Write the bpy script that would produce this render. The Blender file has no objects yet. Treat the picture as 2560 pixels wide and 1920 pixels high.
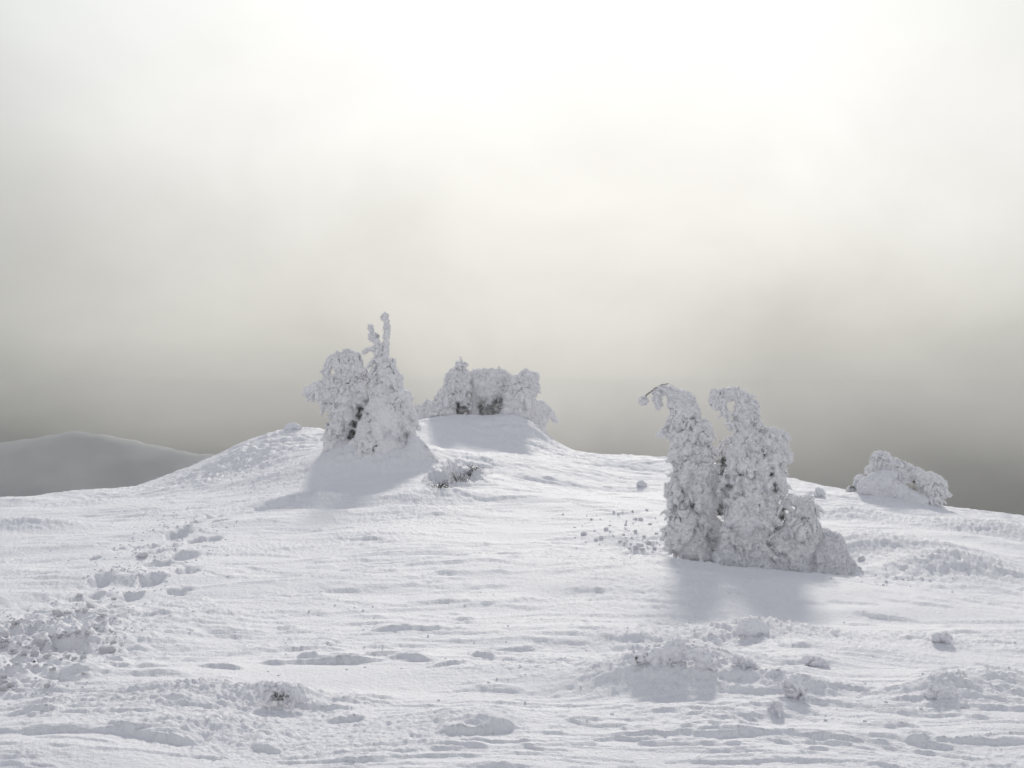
import bpy, math, random
import numpy as np
from mathutils import Vector

R = math.radians
rng = np.random.RandomState(7)
random.seed(7)
scene = bpy.context.scene
COL = scene.collection

# ------------------------------------------------------------------ camera, sky, sun
FOC = 3517.0            # focal length in pixels of the 2560 px wide photograph
CX, CY, EYE = 1280.0, 960.0, 1.7
cam_d = bpy.data.cameras.new("camera")
cam = bpy.data.objects.new("camera", cam_d)
COL.objects.link(cam)
cam.location = (0, 0, EYE)
cam.rotation_euler = (R(90), 0, 0)
cam_d.sensor_fit = 'HORIZONTAL'
cam_d.sensor_width = 36.0
cam_d.lens = 36.0 * FOC / 2560.0
cam_d.clip_start = 0.05
cam_d.clip_end = 6000
scene.camera = cam

SUN_EL, SUN_AZ = R(31), R(5)          # in front of the camera, a little to the right
world = bpy.data.worlds.new("World")
scene.world = world
world.use_nodes = True


def nd(nt, t, **kw):
    n = nt.nodes.new(t)
    for k, v in kw.items():
        if k in ('ins',):
            for kk, vv in v.items():
                n.inputs[kk].default_value = vv
        else:
            setattr(n, k, v)
    return n


def mth(nt, op, a, b=None, c=None, clamp=False):
    n = nt.nodes.new('ShaderNodeMath')
    n.operation = op
    n.use_clamp = clamp
    for i, v in enumerate((a, b, c)):
        if v is None:
            continue
        if isinstance(v, (int, float)):
            n.inputs[i].default_value = v
        else:
            nt.links.new(v, n.inputs[i])
    return n.outputs[0]


def build_world():
    nt = world.node_tree
    nt.nodes.clear()
    L = nt.links.new
    out = nd(nt, 'ShaderNodeOutputWorld')
    bg = nd(nt, 'ShaderNodeBackground')
    bg.inputs['Strength'].default_value = 0.1
    L(bg.outputs[0], out.inputs[0])
    sky = nd(nt, 'ShaderNodeTexSky')
    sky.sky_type = 'NISHITA'
    sky.sun_disc = False
    sky.sun_elevation = SUN_EL
    sky.sun_rotation = SUN_AZ
    sky.dust_density = 3.0
    sky.altitude = 1200
    tc = nd(nt, 'ShaderNodeTexCoord')
    sp = nd(nt, 'ShaderNodeSeparateXYZ')
    L(tc.outputs['Generated'], sp.inputs[0])
    x, y, z = sp.outputs
    # drifting fog banks: broad soft noise
    mp = nd(nt, 'ShaderNodeMapping')
    mp.inputs['Scale'].default_value = (2.2, 2.2, 3.2)
    mp.inputs['Location'].default_value = (1.3, 0.2, 0.45)
    L(tc.outputs['Generated'], mp.inputs[0])
    nz = nd(nt, 'ShaderNodeTexNoise')
    nz.inputs['Scale'].default_value = 1.9
    nz.inputs['Detail'].default_value = 7.0
    nz.inputs['Roughness'].default_value = 0.52
    nz.inputs['Distortion'].default_value = 0.25
    L(mp.outputs[0], nz.inputs['Vector'])
    n1 = mth(nt, 'MULTIPLY', mth(nt, 'SUBTRACT', nz.outputs['Fac'], 0.5), FOG_NOISE)
    tt = mth(nt, 'MULTIPLY_ADD', mth(nt, 'ADD', z, mth(nt, 'MULTIPLY', n1, 0.28)), 1.25, 0.375, clamp=True)   # -.3 .. .5  ->  0 .. 1
    cr = nd(nt, 'ShaderNodeValToRGB')
    cr.color_ramp.interpolation = 'EASE'
    cr.color_ramp.interpolation = 'B_SPLINE'
    el = cr.color_ramp.elements
    stops = FOG_STOPS
    while len(el) < len(stops):
        el.new(0.5)
    for e, (p, c) in zip(el, stops):
        e.position = (p + 0.3) * 1.25
        e.color = (*[q / 1.25 for q in c], 1)
    L(tt, cr.inputs[0])
    # duller to both sides, more so on the left
    xl = mth(nt, 'MAXIMUM', mth(nt, 'SUBTRACT', 0.04, x), 0.0)
    xr = mth(nt, 'MAXIMUM', mth(nt, 'SUBTRACT', x, 0.04), 0.0)
    fl = mth(nt, 'MULTIPLY_ADD', mth(nt, 'MULTIPLY', xl, xl), -1.9, 1.0)
    fr = mth(nt, 'MULTIPLY_ADD', mth(nt, 'MULTIPLY', xr, xr), -1.3, 1.0)
    side_f = mth(nt, 'MAXIMUM', mth(nt, 'MULTIPLY', fl, fr), 0.70)
    cool = side_f
    side_f = mth(nt, 'MULTIPLY', side_f, mth(nt, 'ADD', n1, 1.0))
    # thicker and thinner banks of fog
    for bx, bz, rx, rz, amt in FOG_BANKS:
        dx = mth(nt, 'MULTIPLY', mth(nt, 'SUBTRACT', x, bx), 1 / rx)
        dz_ = mth(nt, 'MULTIPLY', mth(nt, 'SUBTRACT', mth(nt, 'MULTIPLY_ADD', n1, 0.25, z), bz), 1 / rz)
        e_ = mth(nt, 'EXPONENT', mth(nt, 'MULTIPLY', mth(nt, 'MULTIPLY_ADD', dx, dx, mth(nt, 'MULTIPLY', dz_, dz_)), -1.0))
        side_f = mth(nt, 'MULTIPLY', side_f, mth(nt, 'MULTIPLY_ADD', e_, amt, 1.0))
    # much the same behind the viewer
    back = mth(nt, 'MULTIPLY_ADD', mth(nt, 'MAXIMUM', mth(nt, 'MULTIPLY', y, -1.0), 0.0), 0.12, 1.0)
    fog = nd(nt, 'ShaderNodeVectorMath', operation='SCALE')
    tint = nd(nt, 'ShaderNodeMix', data_type='RGBA')
    tint.inputs['A'].default_value = (0.975, 1.0, 1.02, 1)
    tint.inputs['B'].default_value = (1, 1, 1, 1)
    L(mth(nt, 'MULTIPLY_ADD', mth(nt, 'SUBTRACT', cool, 0.7), 3.3, 0.0, clamp=True), tint.inputs['Factor'])
    tm = nd(nt, 'ShaderNodeVectorMath', operation='MULTIPLY')
    L(cr.outputs[0], tm.inputs[0])
    L(tint.outputs['Result'], tm.inputs[1])
    L(tm.outputs[0], fog.inputs[0])
    L(mth(nt, 'MULTIPLY', mth(nt, 'MULTIPLY', back, side_f), 12.5), fog.inputs['Scale'])
    # overhead the fog thins and the blue of the sky comes through
    mr = nd(nt, 'ShaderNodeMapRange', interpolation_type='SMOOTHSTEP')
    mr.inputs['From Min'].default_value = 0.26
    mr.inputs['From Max'].default_value = 0.95
    mr.inputs['To Max'].default_value = 0.60
    L(z, mr.inputs['Value'])
    skyn = nd(nt, 'ShaderNodeVectorMath', operation='SCALE')
    L(sky.outputs[0], skyn.inputs[0])
    skyn.inputs['Scale'].default_value = SKY_GAIN
    mx = nd(nt, 'ShaderNodeMix', data_type='RGBA')
    L(mr.outputs[0], mx.inputs['Factor'])
    L(fog.outputs[0], mx.inputs['A'])
    L(skyn.outputs[0], mx.inputs['B'])
    L(mx.outputs['Result'], bg.inputs['Color'])


FOG_NOISE = 0.30
SKY_GAIN = 0.9
FOG_BANKS = [(0.30, -0.02, 0.10, 0.045, -0.05), (0.16, -0.06, 0.16, 0.025, 0.10), (0.20, 0.025, 0.06, 0.03, -0.05), (0.12, -0.05, 0.05, 0.02, 0.07), (-0.12, -0.03, 0.08, 0.02, -0.05), (0.36, -0.07, 0.12, 0.05, -0.10), (-0.37, -0.065, 0.17, 0.05, -0.38),
             (0.07, -0.012, 0.10, 0.03, 0.10), (-0.36, 0.10, 0.10, 0.10, -0.07), (-0.03, 0.24, 0.22, 0.10, 0.10), (-0.22, -0.02, 0.10, 0.025, 0.10),
             (0.10, 0.10, 0.10, 0.05, 0.03), (0.33, 0.16, 0.08, 0.10, 0.03)]
FOG_STOPS = [(-0.30, (0.08, 0.085, 0.09)), (-0.125, (0.10, 0.102, 0.105)), (-0.07, (0.215, 0.213, 0.206)), (-0.04, (0.41, 0.402, 0.378)),
             (0.0, (0.64, 0.624, 0.582)), (0.045, (0.765, 0.745, 0.68)), (0.125, (1.01, 0.98, 0.925)),
             (0.21, (1.09, 1.075, 1.035)), (0.30, (1.13, 1.13, 1.10)), (0.46, (1.0, 1.01, 1.03))]
build_world()

sun_d = bpy.data.lights.new("sun", 'SUN')
sun_d.energy = 2.15
sun_d.angle = R(7.0)
sun_d.color = (1.0, 0.95, 0.86)
sun = bpy.data.objects.new("sun", sun_d)
COL.objects.link(sun)
sdir = Vector((math.sin(SUN_AZ) * math.cos(SUN_EL), math.cos(SUN_AZ) * math.cos(SUN_EL), math.sin(SUN_EL)))
sun.rotation_euler = sdir.to_track_quat('Z', 'Y').to_euler()
sun.location = (4, 40, 30)

scene.view_settings.view_transform = 'Standard'
scene.view_settings.look = 'None'
scene.view_settings.gamma = 1
scene.view_settings.exposure = -0.1
scene.view_settings.use_curve_mapping = False
scene.render.engine = 'CYCLES'
scene.cycles.use_denoising = True
scene.cycles.max_bounces = 8
scene.cycles.diffuse_bounces = 6
scene.cycles.volume_bounces = 0
scene.cycles.use_adaptive_sampling = True
scene.cycles.adaptive_threshold = 0.015

# ------------------------------------------------------------------ noise helpers


def _hash(ix, iy, iz, seed):
    h = (ix.astype(np.int64) * 374761393 + iy.astype(np.int64) * 668265263 + iz.astype(np.int64) * 2147483647 + seed * 974634777)
    h = (h ^ (h >> 13)) * 1274126177
    h = h & 0x7fffffff
    h = (h ^ (h >> 16)) & 0xffff
    return h


_ang = np.linspace(0, 2 * np.pi, 256, endpoint=False)
_gx2, _gy2 = np.cos(_ang), np.sin(_ang)
_g3 = rng.normal(size=(256, 3))
_g3 /= np.linalg.norm(_g3, axis=1)[:, None]


def fade(t):
    return t * t * t * (t * (t * 6 - 15) + 10)


def noise2(x, y, seed=0):
    xi = np.floor(x); yi = np.floor(y)
    fx = x - xi; fy = y - yi
    xi = xi.astype(np.int64); yi = yi.astype(np.int64)
    z = np.zeros_like(xi)
    u = fade(fx); v = fade(fy)

    def g(a, b):
        h = _hash(xi + a, yi + b, z, seed) & 255
        return _gx2[h] * (fx - a) + _gy2[h] * (fy - b)
    n0 = g(0, 0) * (1 - u) + g(1, 0) * u
    n1 = g(0, 1) * (1 - u) + g(1, 1) * u
    return (n0 * (1 - v) + n1 * v) * 1.5


def noise3(p, seed=0):
    pi = np.floor(p)
    f = p - pi
    pi = pi.astype(np.int64)
    w = fade(f)
    r = 0
    for a in (0, 1):
        wa = w[:, 0] if a else 1 - w[:, 0]
        for b in (0, 1):
            wb = w[:, 1] if b else 1 - w[:, 1]
            for c in (0, 1):
                wc = w[:, 2] if c else 1 - w[:, 2]
                h = _hash(pi[:, 0] + a, pi[:, 1] + b, pi[:, 2] + c, seed) & 255
                g = _g3[h]
                r = r + wa * wb * wc * (g[:, 0] * (f[:, 0] - a) + g[:, 1] * (f[:, 1] - b) + g[:, 2] * (f[:, 2] - c))
    return r * 1.6


def sstep(a, b, x):
    t = np.clip((x - a) / (b - a), 0, 1)
    return t * t * (3 - 2 * t)


def mesh_obj(name, verts, faces, mat, parent=None, smooth=True, per=None):
    """verts (n,3), faces (m,k) arrays -> one mesh object"""
    verts = np.asarray(verts, dtype=np.float32)
    faces = np.asarray(faces, dtype=np.int32)
    k = faces.shape[1]
    me = bpy.data.meshes.new(name)
    me.vertices.add(len(verts))
    me.vertices.foreach_set('co', verts.ravel())
    me.loops.add(faces.size)
    me.loops.foreach_set('vertex_index', faces.ravel())
    me.polygons.add(len(faces))
    me.polygons.foreach_set('loop_start', np.arange(0, faces.size, k, dtype=np.int32))
    me.polygons.foreach_set('use_smooth', np.full(len(faces), smooth, dtype=bool))
    me.update(calc_edges=True)
    me.materials.append(mat)
    o = bpy.data.objects.new(name, me)
    COL.objects.link(o)
    if parent is not None:
        o.parent = parent
        o.matrix_parent_inverse.identity()
        o.location = -parent.location
    return o


def tag(o, label=None, cat=None, group=None, kind=None):
    if label: o['label'] = label
    if cat: o['category'] = cat
    if group: o['group'] = group
    if kind: o['kind'] = kind
    return o


def thing(name, label, cat, loc, group=None):
    o = bpy.data.objects.new(name, None)
    o.empty_display_size = 0.2
    COL.objects.link(o)
    o.location = loc
    return tag(o, label, cat, group)


# ------------------------------------------------------------------ materials
def snow_material(name, base=(0.81, 0.808, 0.85), bumps=((60, 0.004), (220, 0.0012)), sss=0.0, rough=0.65, patch=0.0, stretch=None):
    m = bpy.data.materials.new(name)
    m.use_nodes = True
    nt = m.node_tree
    L = nt.links.new
    b = nt.nodes['Principled BSDF']
    b.inputs['Roughness'].default_value = rough
    b.inputs['Specular IOR Level'].default_value = 0.25
    if sss:
        b.inputs['Subsurface Weight'].default_value = sss
        b.inputs['Subsurface Radius'].default_value = (1.0, 1.0, 1.1)
        b.inputs['Subsurface Scale'].default_value = 0.018
    tc = nd(nt, 'ShaderNodeTexCoord')
    nz = nd(nt, 'ShaderNodeTexNoise')
    nz.inputs['Scale'].default_value = 3.0
    nz.inputs['Detail'].default_value = 5
    L(tc.outputs['Object'], nz.inputs['Vector'])
    mx = nd(nt, 'ShaderNodeMix', data_type='RGBA')
    mx.inputs['A'].default_value = (*[c * 0.975 for c in base], 1)
    mx.inputs['B'].default_value = (*base, 1)
    L(nz.outputs['Fac'], mx.inputs['Factor'])
    L(mx.outputs['Result'], b.inputs['Base Color'])
    prev = None
    for i, (sc, dist) in enumerate(bumps):
        n = nd(nt, 'ShaderNodeTexNoise')
        n.inputs['Scale'].default_value = sc
        n.inputs['Detail'].default_value = 4
        n.inputs['Roughness'].default_value = 0.62
        if stretch and i == 0:
            mp = nd(nt, 'ShaderNodeMapping')
            mp.inputs['Scale'].default_value = stretch
            L(tc.outputs['Object'], mp.inputs[0])
            L(mp.outputs[0], n.inputs['Vector'])
        else:
            L(tc.outputs['Object'], n.inputs['Vector'])
        bp = nd(nt, 'ShaderNodeBump')
        bp.inputs['Strength'].default_value = 1.0
        bp.inputs['Distance'].default_value = dist
        L(n.outputs['Fac'], bp.inputs['Height'])
        if prev is not None:
            L(prev.outputs[0], bp.inputs['Normal'])
        prev = bp
    if prev is not None:
        L(prev.outputs[0], b.inputs['Normal'])
    return m


def plain_material(name, c1, c2, scale=20, rough=0.8, bump=0.004, lo=0.35, hi=0.65):
    m = bpy.data.materials.new(name)
    m.use_nodes = True
    nt = m.node_tree
    L = nt.links.new
    b = nt.nodes['Principled BSDF']
    b.inputs['Roughness'].default_value = rough
    b.inputs['Specular IOR Level'].default_value = 0.2
    tc = nd(nt, 'ShaderNodeTexCoord')
    nz = nd(nt, 'ShaderNodeTexNoise')
    nz.inputs['Scale'].default_value = scale
    nz.inputs['Detail'].default_value = 6
    nz.inputs['Roughness'].default_value = 0.65
    L(tc.outputs['Object'], nz.inputs['Vector'])
    mr = nd(nt, 'ShaderNodeMapRange')
    mr.inputs['From Min'].default_value = lo
    mr.inputs['From Max'].default_value = hi
    L(nz.outputs['Fac'], mr.inputs['Value'])
    mx = nd(nt, 'ShaderNodeMix', data_type='RGBA')
    mx.inputs['A'].default_value = (*c1, 1)
    mx.inputs['B'].default_value = (*c2, 1)
    L(mr.outputs[0], mx.inputs['Factor'])
    L(mx.outputs['Result'], b.inputs['Base Color'])
    bp = nd(nt, 'ShaderNodeBump')
    bp.inputs['Distance'].default_value = bump
    L(nz.outputs['Fac'], bp.inputs['Height'])
    L(bp.outputs[0], b.inputs['Normal'])
    return m


M_GROUND = snow_material('wind_packed_snow', bumps=((30, 0.012), (110, 0.006)), sss=0.0)
M_CRUST = snow_material('rime_crust', base=(0.865, 0.862, 0.888), bumps=((45, 0.014), (140, 0.005)), sss=0.18)
M_DRIFT = snow_material('brushed_drift_snow', base=(0.81, 0.808, 0.85), bumps=((30, 0.018), (120, 0.006)), sss=0.2, stretch=(1.6, 1, 0.6))
M_CHUNK = snow_material('snow_lump', bumps=((50, 0.006), (160, 0.002)), sss=0.08)
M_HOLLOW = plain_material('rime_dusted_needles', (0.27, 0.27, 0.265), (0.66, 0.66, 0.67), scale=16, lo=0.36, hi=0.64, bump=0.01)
M_FOLIAGE = plain_material('frosted_needles', (0.07, 0.075, 0.062), (0.50, 0.51, 0.52), scale=30, lo=0.38, hi=0.62, bump=0.006)
M_NEEDLE = plain_material('dark_needles', (0.04, 0.046, 0.034), (0.25, 0.255, 0.24), scale=60)
M_TWIG = plain_material('bare_twig_bark', (0.13, 0.115, 0.095), (0.55, 0.54, 0.53), scale=45)
M_FOREST = plain_material('fog_paled_forest_slope', (0.315, 0.32, 0.326), (0.375, 0.38, 0.387), scale=0.012, bump=0.3)  # fading by fog is put into the pale colour of the dark forest
M_CHIP = plain_material('bark', (0.03, 0.022, 0.018), (0.06, 0.05, 0.04), scale=80)

# ------------------------------------------------------------------ base terrain: thin plate surface through measured points


def at(px, py, D):
    """pixel of the photograph and a depth -> the point in the place"""
    return ((px - CX) / FOC * D, D, EYE - (py - CY) / FOC * D)


K = 1.1573      # the measuring view was 2212 px wide
ctrl = []


def cp(px, py, D):
    ctrl.append(at(px * K, py * K, D))


# foreground
for px in (-300, 0, 400, 800, 1200, 1600, 2000, 2500):
    cp(px, 1659 + (px % 37) * 0.3, 6.2)
for px, D in ((0, 8.2), (700, 8.15), (1300, 8.1), (1900, 8.2), (2300, 8.3)):
    cp(px, 1462, D)
for px, py, D in ((0, 1330, 10.5), (450, 1315, 10.7), (900, 1300, 11.0), (1300, 1270, 11.2), (1700, 1320, 10.7), (2200, 1310, 11.2)):
    cp(px, py, D)
for px, py, D in ((0, 1225, 13.2), (300, 1210, 13.2), (600, 1185, 13.8), (850, 1160, 14.4), (1100, 1165, 14.2), (1330, 1190, 13.4)):
    cp(px, py, D)
for px, py, D in ((0, 1140, 16.8), (200, 1120, 17.0), (420, 1100, 17.2), (640, 1090, 17.0), (900, 1075, 17.3), (1100, 1085, 17.0), (1350, 1090, 17.0)):
    cp(px, py, D)
# ridge line, left to right
for px, py, D in ((-200, 1105, 19.5), (0, 1084, 20.0), (100, 1074, 20.4), (200, 1064, 20.7), (300, 1056, 20.8), (380, 1040, 20.8),
                  (440, 1012, 21.0), (500, 980, 21.2), (560, 944, 21.6), (620, 928, 22.0), (690, 930, 22.2),
                  (800, 945, 22.4), (1200, 962, 24.2), (1260, 991, 24.0), (1310, 1011, 24.0),
                  (1440, 1021, 23.6), (1560, 1030, 23.0), (1700, 1046, 22.4), (1830, 1060, 21.5), (1950, 1085, 20.4),
                  (2050, 1105, 20.0), (2130, 1128, 19.6), (2212, 1139, 19.2), (2400, 1165, 18.6)):
    cp(px, py, D)
# shoulder left of the near tree
for px, py, D in ((430, 1060, 19.6), (560, 1030, 19.6), (640, 1000, 19.8), (600, 1045, 18.6), (730, 1020, 18.9), (760, 1060, 17.9), (690, 960, 20.8)):
    cp(px, py, D)
# mound carrying the near left trees
for px, py, D in ((740, 985, 19.6), (860, 1000, 19.3), (930, 990, 19.5), (850, 955, 20.2), (930, 1040, 18.4), (820, 1040, 18.4)):
    cp(px, py, D)
# mound carrying the far left trees
for px, py, D in ((900, 915, 23.0), (960, 902, 23.4), (1030, 906, 23.4), (1080, 925, 23.5), (1150, 945, 23.4), (1180, 960, 23.2),
                  (960, 960, 21.8), (1050, 975, 21.6), (1150, 985, 21.6), (1200, 990, 22.2), (930, 975, 21.2),
                  (1000, 985, 20.9), (1100, 988, 20.9), (1000, 1010, 19.8), (1120, 1010, 20.4), (1200, 1020, 20.5),
                  (1080, 1030, 19.4), (1000, 1062, 17.9), (1300, 1045, 20.3)):
    cp(px, py, D)
# right side: lip in front of the tall trees, scoop behind it
for px, py, D in ((1300, 1197, 13.2), (1440, 1208, 12.6), (1560, 1238, 11.95), (1700, 1255, 11.7), (1830, 1262, 11.7), (1990, 1277, 11.7), (2150, 1280, 12.0)):
    cp(px, py, D)
for px, py, D in ((1400, 1205, 13.3), (1560, 1234, 12.45), (1700, 1252, 12.25), (1830, 1257, 12.2)):
    cp(px, py + 6, D)
for px, py, D in ((1350, 1150, 14.6), (1500, 1180, 13.6), (1700, 1180, 13.6), (1870, 1190, 13.5), (1900, 1170, 14.3), (2050, 1185, 14.0), (2150, 1215, 13.2), (2200, 1190, 14.4), (2300, 1240, 13.0)):
    cp(px, py, D)
for px, py, D in ((1500, 1100, 17.2), (1750, 1110, 17.2), (1950, 1130, 17.0), (2100, 1150, 16.6), (2250, 1170, 16.4)):
    cp(px, py, D)
# beyond the ridge: falls away
for px in (-300, 0, 300, 600, 900, 1200, 1500, 1800, 2100, 2400):
    D = 27.0 if 500 < px < 1500 else 25.0
    cp(px, 1165 if 500 < px < 1300 else 1215, D)
    cp(px, 1560, 34)
# around and behind the viewer
for x, y, z in ((0, 0, 0.02), (-4, 0, 0), (4, 0, -0.02), (0, -6, 0.05), (-8, -6, 0), (8, -6, -.1), (-9, 6, -.05), (9, 6, -.1), (-14, 14, -.25),
                (14, 14, -.6), (-14, 0, -.2), (14, 0, -.4), (-2, 3, 0.01), (2, 3, 0)):
    ctrl.append((x, y, z))

ctrl = np.array(ctrl)


def tps_phi(r2):
    return 0.5 * r2 * np.log(r2 + 1e-9)


_cxy = ctrl[:, :2]
_n = len(ctrl)
_d2 = ((_cxy[:, None, :] - _cxy[None, :, :]) ** 2).sum(-1)
_A = np.zeros((_n + 3, _n + 3))
_A[:_n, :_n] = tps_phi(_d2) + np.eye(_n) * 0.02
_A[:_n, _n] = 1
_A[:_n, _n + 1:] = _cxy
_A[_n:, :_n] = _A[:_n, _n:].T
_w = np.linalg.solve(_A, np.concatenate([ctrl[:, 2], np.zeros(3)]))


def base_near(x, y):
    out = _w[_n] + _w[_n + 1] * x + _w[_n + 2] * y
    for i in range(_n):
        out = out + _w[i] * tps_phi((x - _cxy[i, 0]) ** 2 + (y - _cxy[i, 1]) ** 2)
    return out


# hummocks and drifts: (px, py, depth, half width m, half depth m, height m)
def bump_at(px, py, D):
    return (px - CX) / FOC * D, D


MOUNDS = []


def mound(px, py, rx, ry, h, D=None):
    """px, py on the 2560 px photograph: foot line of the hummock"""
    if D is None:
        D = EYE * FOC / (py - CY)
    MOUNDS.append(((px - CX) / FOC * D, D, rx, ry, h * (1.25 if h > 0 and py > 1500 and rx > 0.21 else 1.0)))


mound(1690, 1690, 0.34, 0.30, 0.120)      # big foreground hummock
mound(1770, 1700, 0.34, 0.24, 0.065)
mound(1580, 1720, 0.30, 0.20, 0.05)
mound(1850, 1730, 0.5, 0.22, 0.05)
mound(1640, 1790, 0.45, 0.2, 0.035)
mound(1870, 1590, 0.42, 0.22, 0.055)
mound(1720, 1585, 0.8, 0.28, 0.045)
mound(2030, 1600, 0.5, 0.25, 0.05)
mound(2160, 1630, 0.6, 0.25, 0.04)
mound(2280, 1580, 0.45, 0.22, 0.045)
mound(2370, 1745, 0.26, 0.18, 0.065)
mound(2480, 1700, 0.42, 0.24, 0.085)
mound(700, 1760, 0.55, 0.25, 0.05)
mound(470, 1745, 0.55, 0.26, 0.055)
mound(560, 1830, 0.28, 0.18, 0.04)
mound(1190, 1815, 0.40, 0.22, 0.05)
mound(2420, 1440, 0.7, 0.3, 0.03)
mound(60, 1900, 0.45, 0.2, 0.03)
mound(60, 1330, 0.9, 0.35, 0.16)
mound(780, 1310, 0.5, 0.28, 0.12)
mound(1000, 1330, 0.9, 0.35, 0.05)
mound(1110, 1252, 0.75, 0.35, 0.10, D=17.2)
mound(250, 1250, 0.9, 0.4, 0.05, D=19.2)
mound(1990, 1700, 0.16, 0.14, 0.03)
for px_, py_, rr0, hh_ in ((2029, 1664, .20, .045), (2356, 1604, .18, .04), (1941, 1780, .14, .035), (1990, 1750, .19, .06), (2362, 1748, .2, .05),
                           (1885, 1584, .2, .05), (698, 1764, .20, .05), (1860, 1664, .20, .04)):
    mound(px_, py_, rr0, rr0 * 0.75, hh_)
# flares of blown snow up the feet of the trees
mound(950, 1150, 0.62, 0.42, 0.20, D=19.15)
mound(1010, 1140, 0.48, 0.36, 0.14, D=19.2)
mound(870, 1150, 0.45, 0.36, 0.08, D=19.4)
mound(1325, 1115, 0.50, 0.45, 0.17, D=23.2)
mound(1270, 1110, 0.45, 0.4, 0.16, D=23.3)
mound(2240, 1270, 0.6, 0.5, 0.07, D=19.9)
mound(2180, 1255, 0.5, 0.5, 0.05, D=20.1)
mound(1960, 1480, 0.7, 0.4, -0.05, D=12.8)
mound(1720, 1440, 0.45, 0.20, 0.030, D=12.1)
mound(1870, 1455, 0.45, 0.20, 0.030, D=12.05)
mound(2030, 1462, 0.50, 0.20, 0.028, D=12.05)
# drift bank to the right of the tall trees
mound(2250, 1400, 0.75, 0.40, 0.17, D=13.6)
mound(2390, 1440, 0.6, 0.30, 0.15, D=12.8)
mound(2130, 1370, 0.5, 0.35, 0.12, D=14.2)
mound(2470, 1350, 0.8, 0.42, 0.15, D=16.2)
mound(2120, 1335, 0.6, 0.35, 0.14, D=16.5)


def base_h(x, y):
    z = base_near(x, y)
    for mx_, my_, rx, ry, h in MOUNDS:
        z = z + h * np.exp(-((x - mx_) / rx) ** 2 - ((y - my_) / ry) ** 2)
    return z


def hit_base(px, py, d0=5.0, d1=24.5):
    """depth at which the view ray through a pixel meets the base surface"""
    D = np.linspace(d0, d1, 700)
    x = (px - CX) / FOC * D
    zr = EYE - (py - CY) / FOC * D
    g = base_h(x, D) - zr
    k = np.argmax(g > 0)
    if not (g > 0).any():
        k = int(np.argmin(zr - base_h(x, D)))
        return D[k]
    return D[k]


# polar grid round the viewer: fine inside the frame, coarse elsewhere
fine = np.linspace(R(-23.0), R(23.0), 1100)
step = np.concatenate([np.geomspace(R(0.1), R(4), 26)])
side = np.cumsum(step)
side = side[side < R(150)]
side = np.concatenate([side, np.linspace(side[-1] + R(5), R(156), 20)])
theta = np.concatenate([-(side[::-1]) + fine[0], fine, side + fine[-1]])
theta = theta[(theta > -math.pi) & (theta < math.pi)]
theta = np.concatenate([[-math.pi], theta, [math.pi]])
rad = [0.25]
while rad[-1] < 5.4:
    rad.append(rad[-1] + 0.16)
while rad[-1] < 27.0:
    r = rad[-1]
    rad.append(r + min(r * r / (2392 * 1.8), 0.034))
while rad[-1] < 40:
    rad.append(rad[-1] + 0.4)
while rad[-1] < 620:
    rad.append(rad[-1] * 1.045)
rad = np.array(rad)
TH, RR = np.meshgrid(theta, rad)
GX = RR * np.sin(TH)
GY = RR * np.cos(TH)
nearrows = int(np.searchsorted(rad, 45))
GZ = np.zeros_like(GX)
sx, sy = GX[:nearrows], GY[:nearrows]
# the base surface is smooth: solve it on a thinned grid and interpolate
ci = np.unique(np.concatenate([np.arange(0, len(theta), 10), [len(theta) - 1]]))
ri = np.unique(np.concatenate([np.arange(0, nearrows, 6), [nearrows - 1]]))
cz = base_near(sx[np.ix_(ri, ci)], sy[np.ix_(ri, ci)])
tmp = np.array([np.interp(theta, theta[ci], row) for row in cz])
full = np.array([np.interp(rad[:nearrows], rad[ri], tmp[:, j]) for j in range(len(theta))]).T
Z = full
for mx_, my_, rx, ry, h in MOUNDS:
    j0, j1 = 0, len(theta)
    rc = math.hypot(mx_, my_)
    i0, i1 = np.searchsorted(rad[:nearrows], [rc - 3 * max(rx, ry), rc + 3 * max(rx, ry)])
    tcn = math.atan2(mx_, my_)
    dt = 3.2 * max(rx, ry) / rc
    j0, j1 = np.searchsorted(theta, [tcn - dt, tcn + dt])
    s = (slice(i0, i1), slice(j0, j1))
    Z[s] += h * np.exp(-((sx[s] - mx_) / rx) ** 2 - ((sy[s] - my_) / ry) ** 2)

# ---- relief of the snow surface
nf = sstep(45, 30, RR[:nearrows])
warp = noise2(sx * 0.35, sy * 0.6, 3) * 0.8
Z += nf * 0.075 * noise2(sx * 0.33, sy * 0.8 + warp, 11)
Z += nf * 0.040 * noise2(sx * 0.7, sy * 1.5 + warp, 12)
Z += nf * 0.007 * noise2(sx * 1.9, sy * 3.6 + warp, 13)
i5 = int(np.searchsorted(rad, 4.5))
i27 = int(np.searchsorted(rad, 27))
jf0, jf1 = np.searchsorted(theta, [R(-26), R(26)])
F = (slice(i5, i27), slice(jf0, jf1))
fx, fy = sx[F], sy[F]
dz = np.zeros_like(fx)
rough_mask = sstep(0.02, 0.45, noise2(fx * 0.45, fy * 0.9, 21))
# thin wind-cut plates, stretched across the view
w2 = noise2(fx * 1.1, fy * 1.4, 31) * 0.5
for seed, sxx, syy, amp, thr in ((41, 0.9, 4.2, 0.013, 0.10), (42, 1.5, 7.0, 0.010, 0.16), (43, 2.6, 11.0, 0.006, 0.14)):
    n = noise2(fx * sxx + w2, fy * syy + w2 * 2.2 + fx * 0.25, seed) + 0.06 * noise2(fx * 14, fy * 20, seed + 5)
    dz += amp * sstep(thr, thr + 0.07, n) * sstep(-0.25, 0.25, noise2(fx * 0.3, fy * 0.5, seed + 50))
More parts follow.
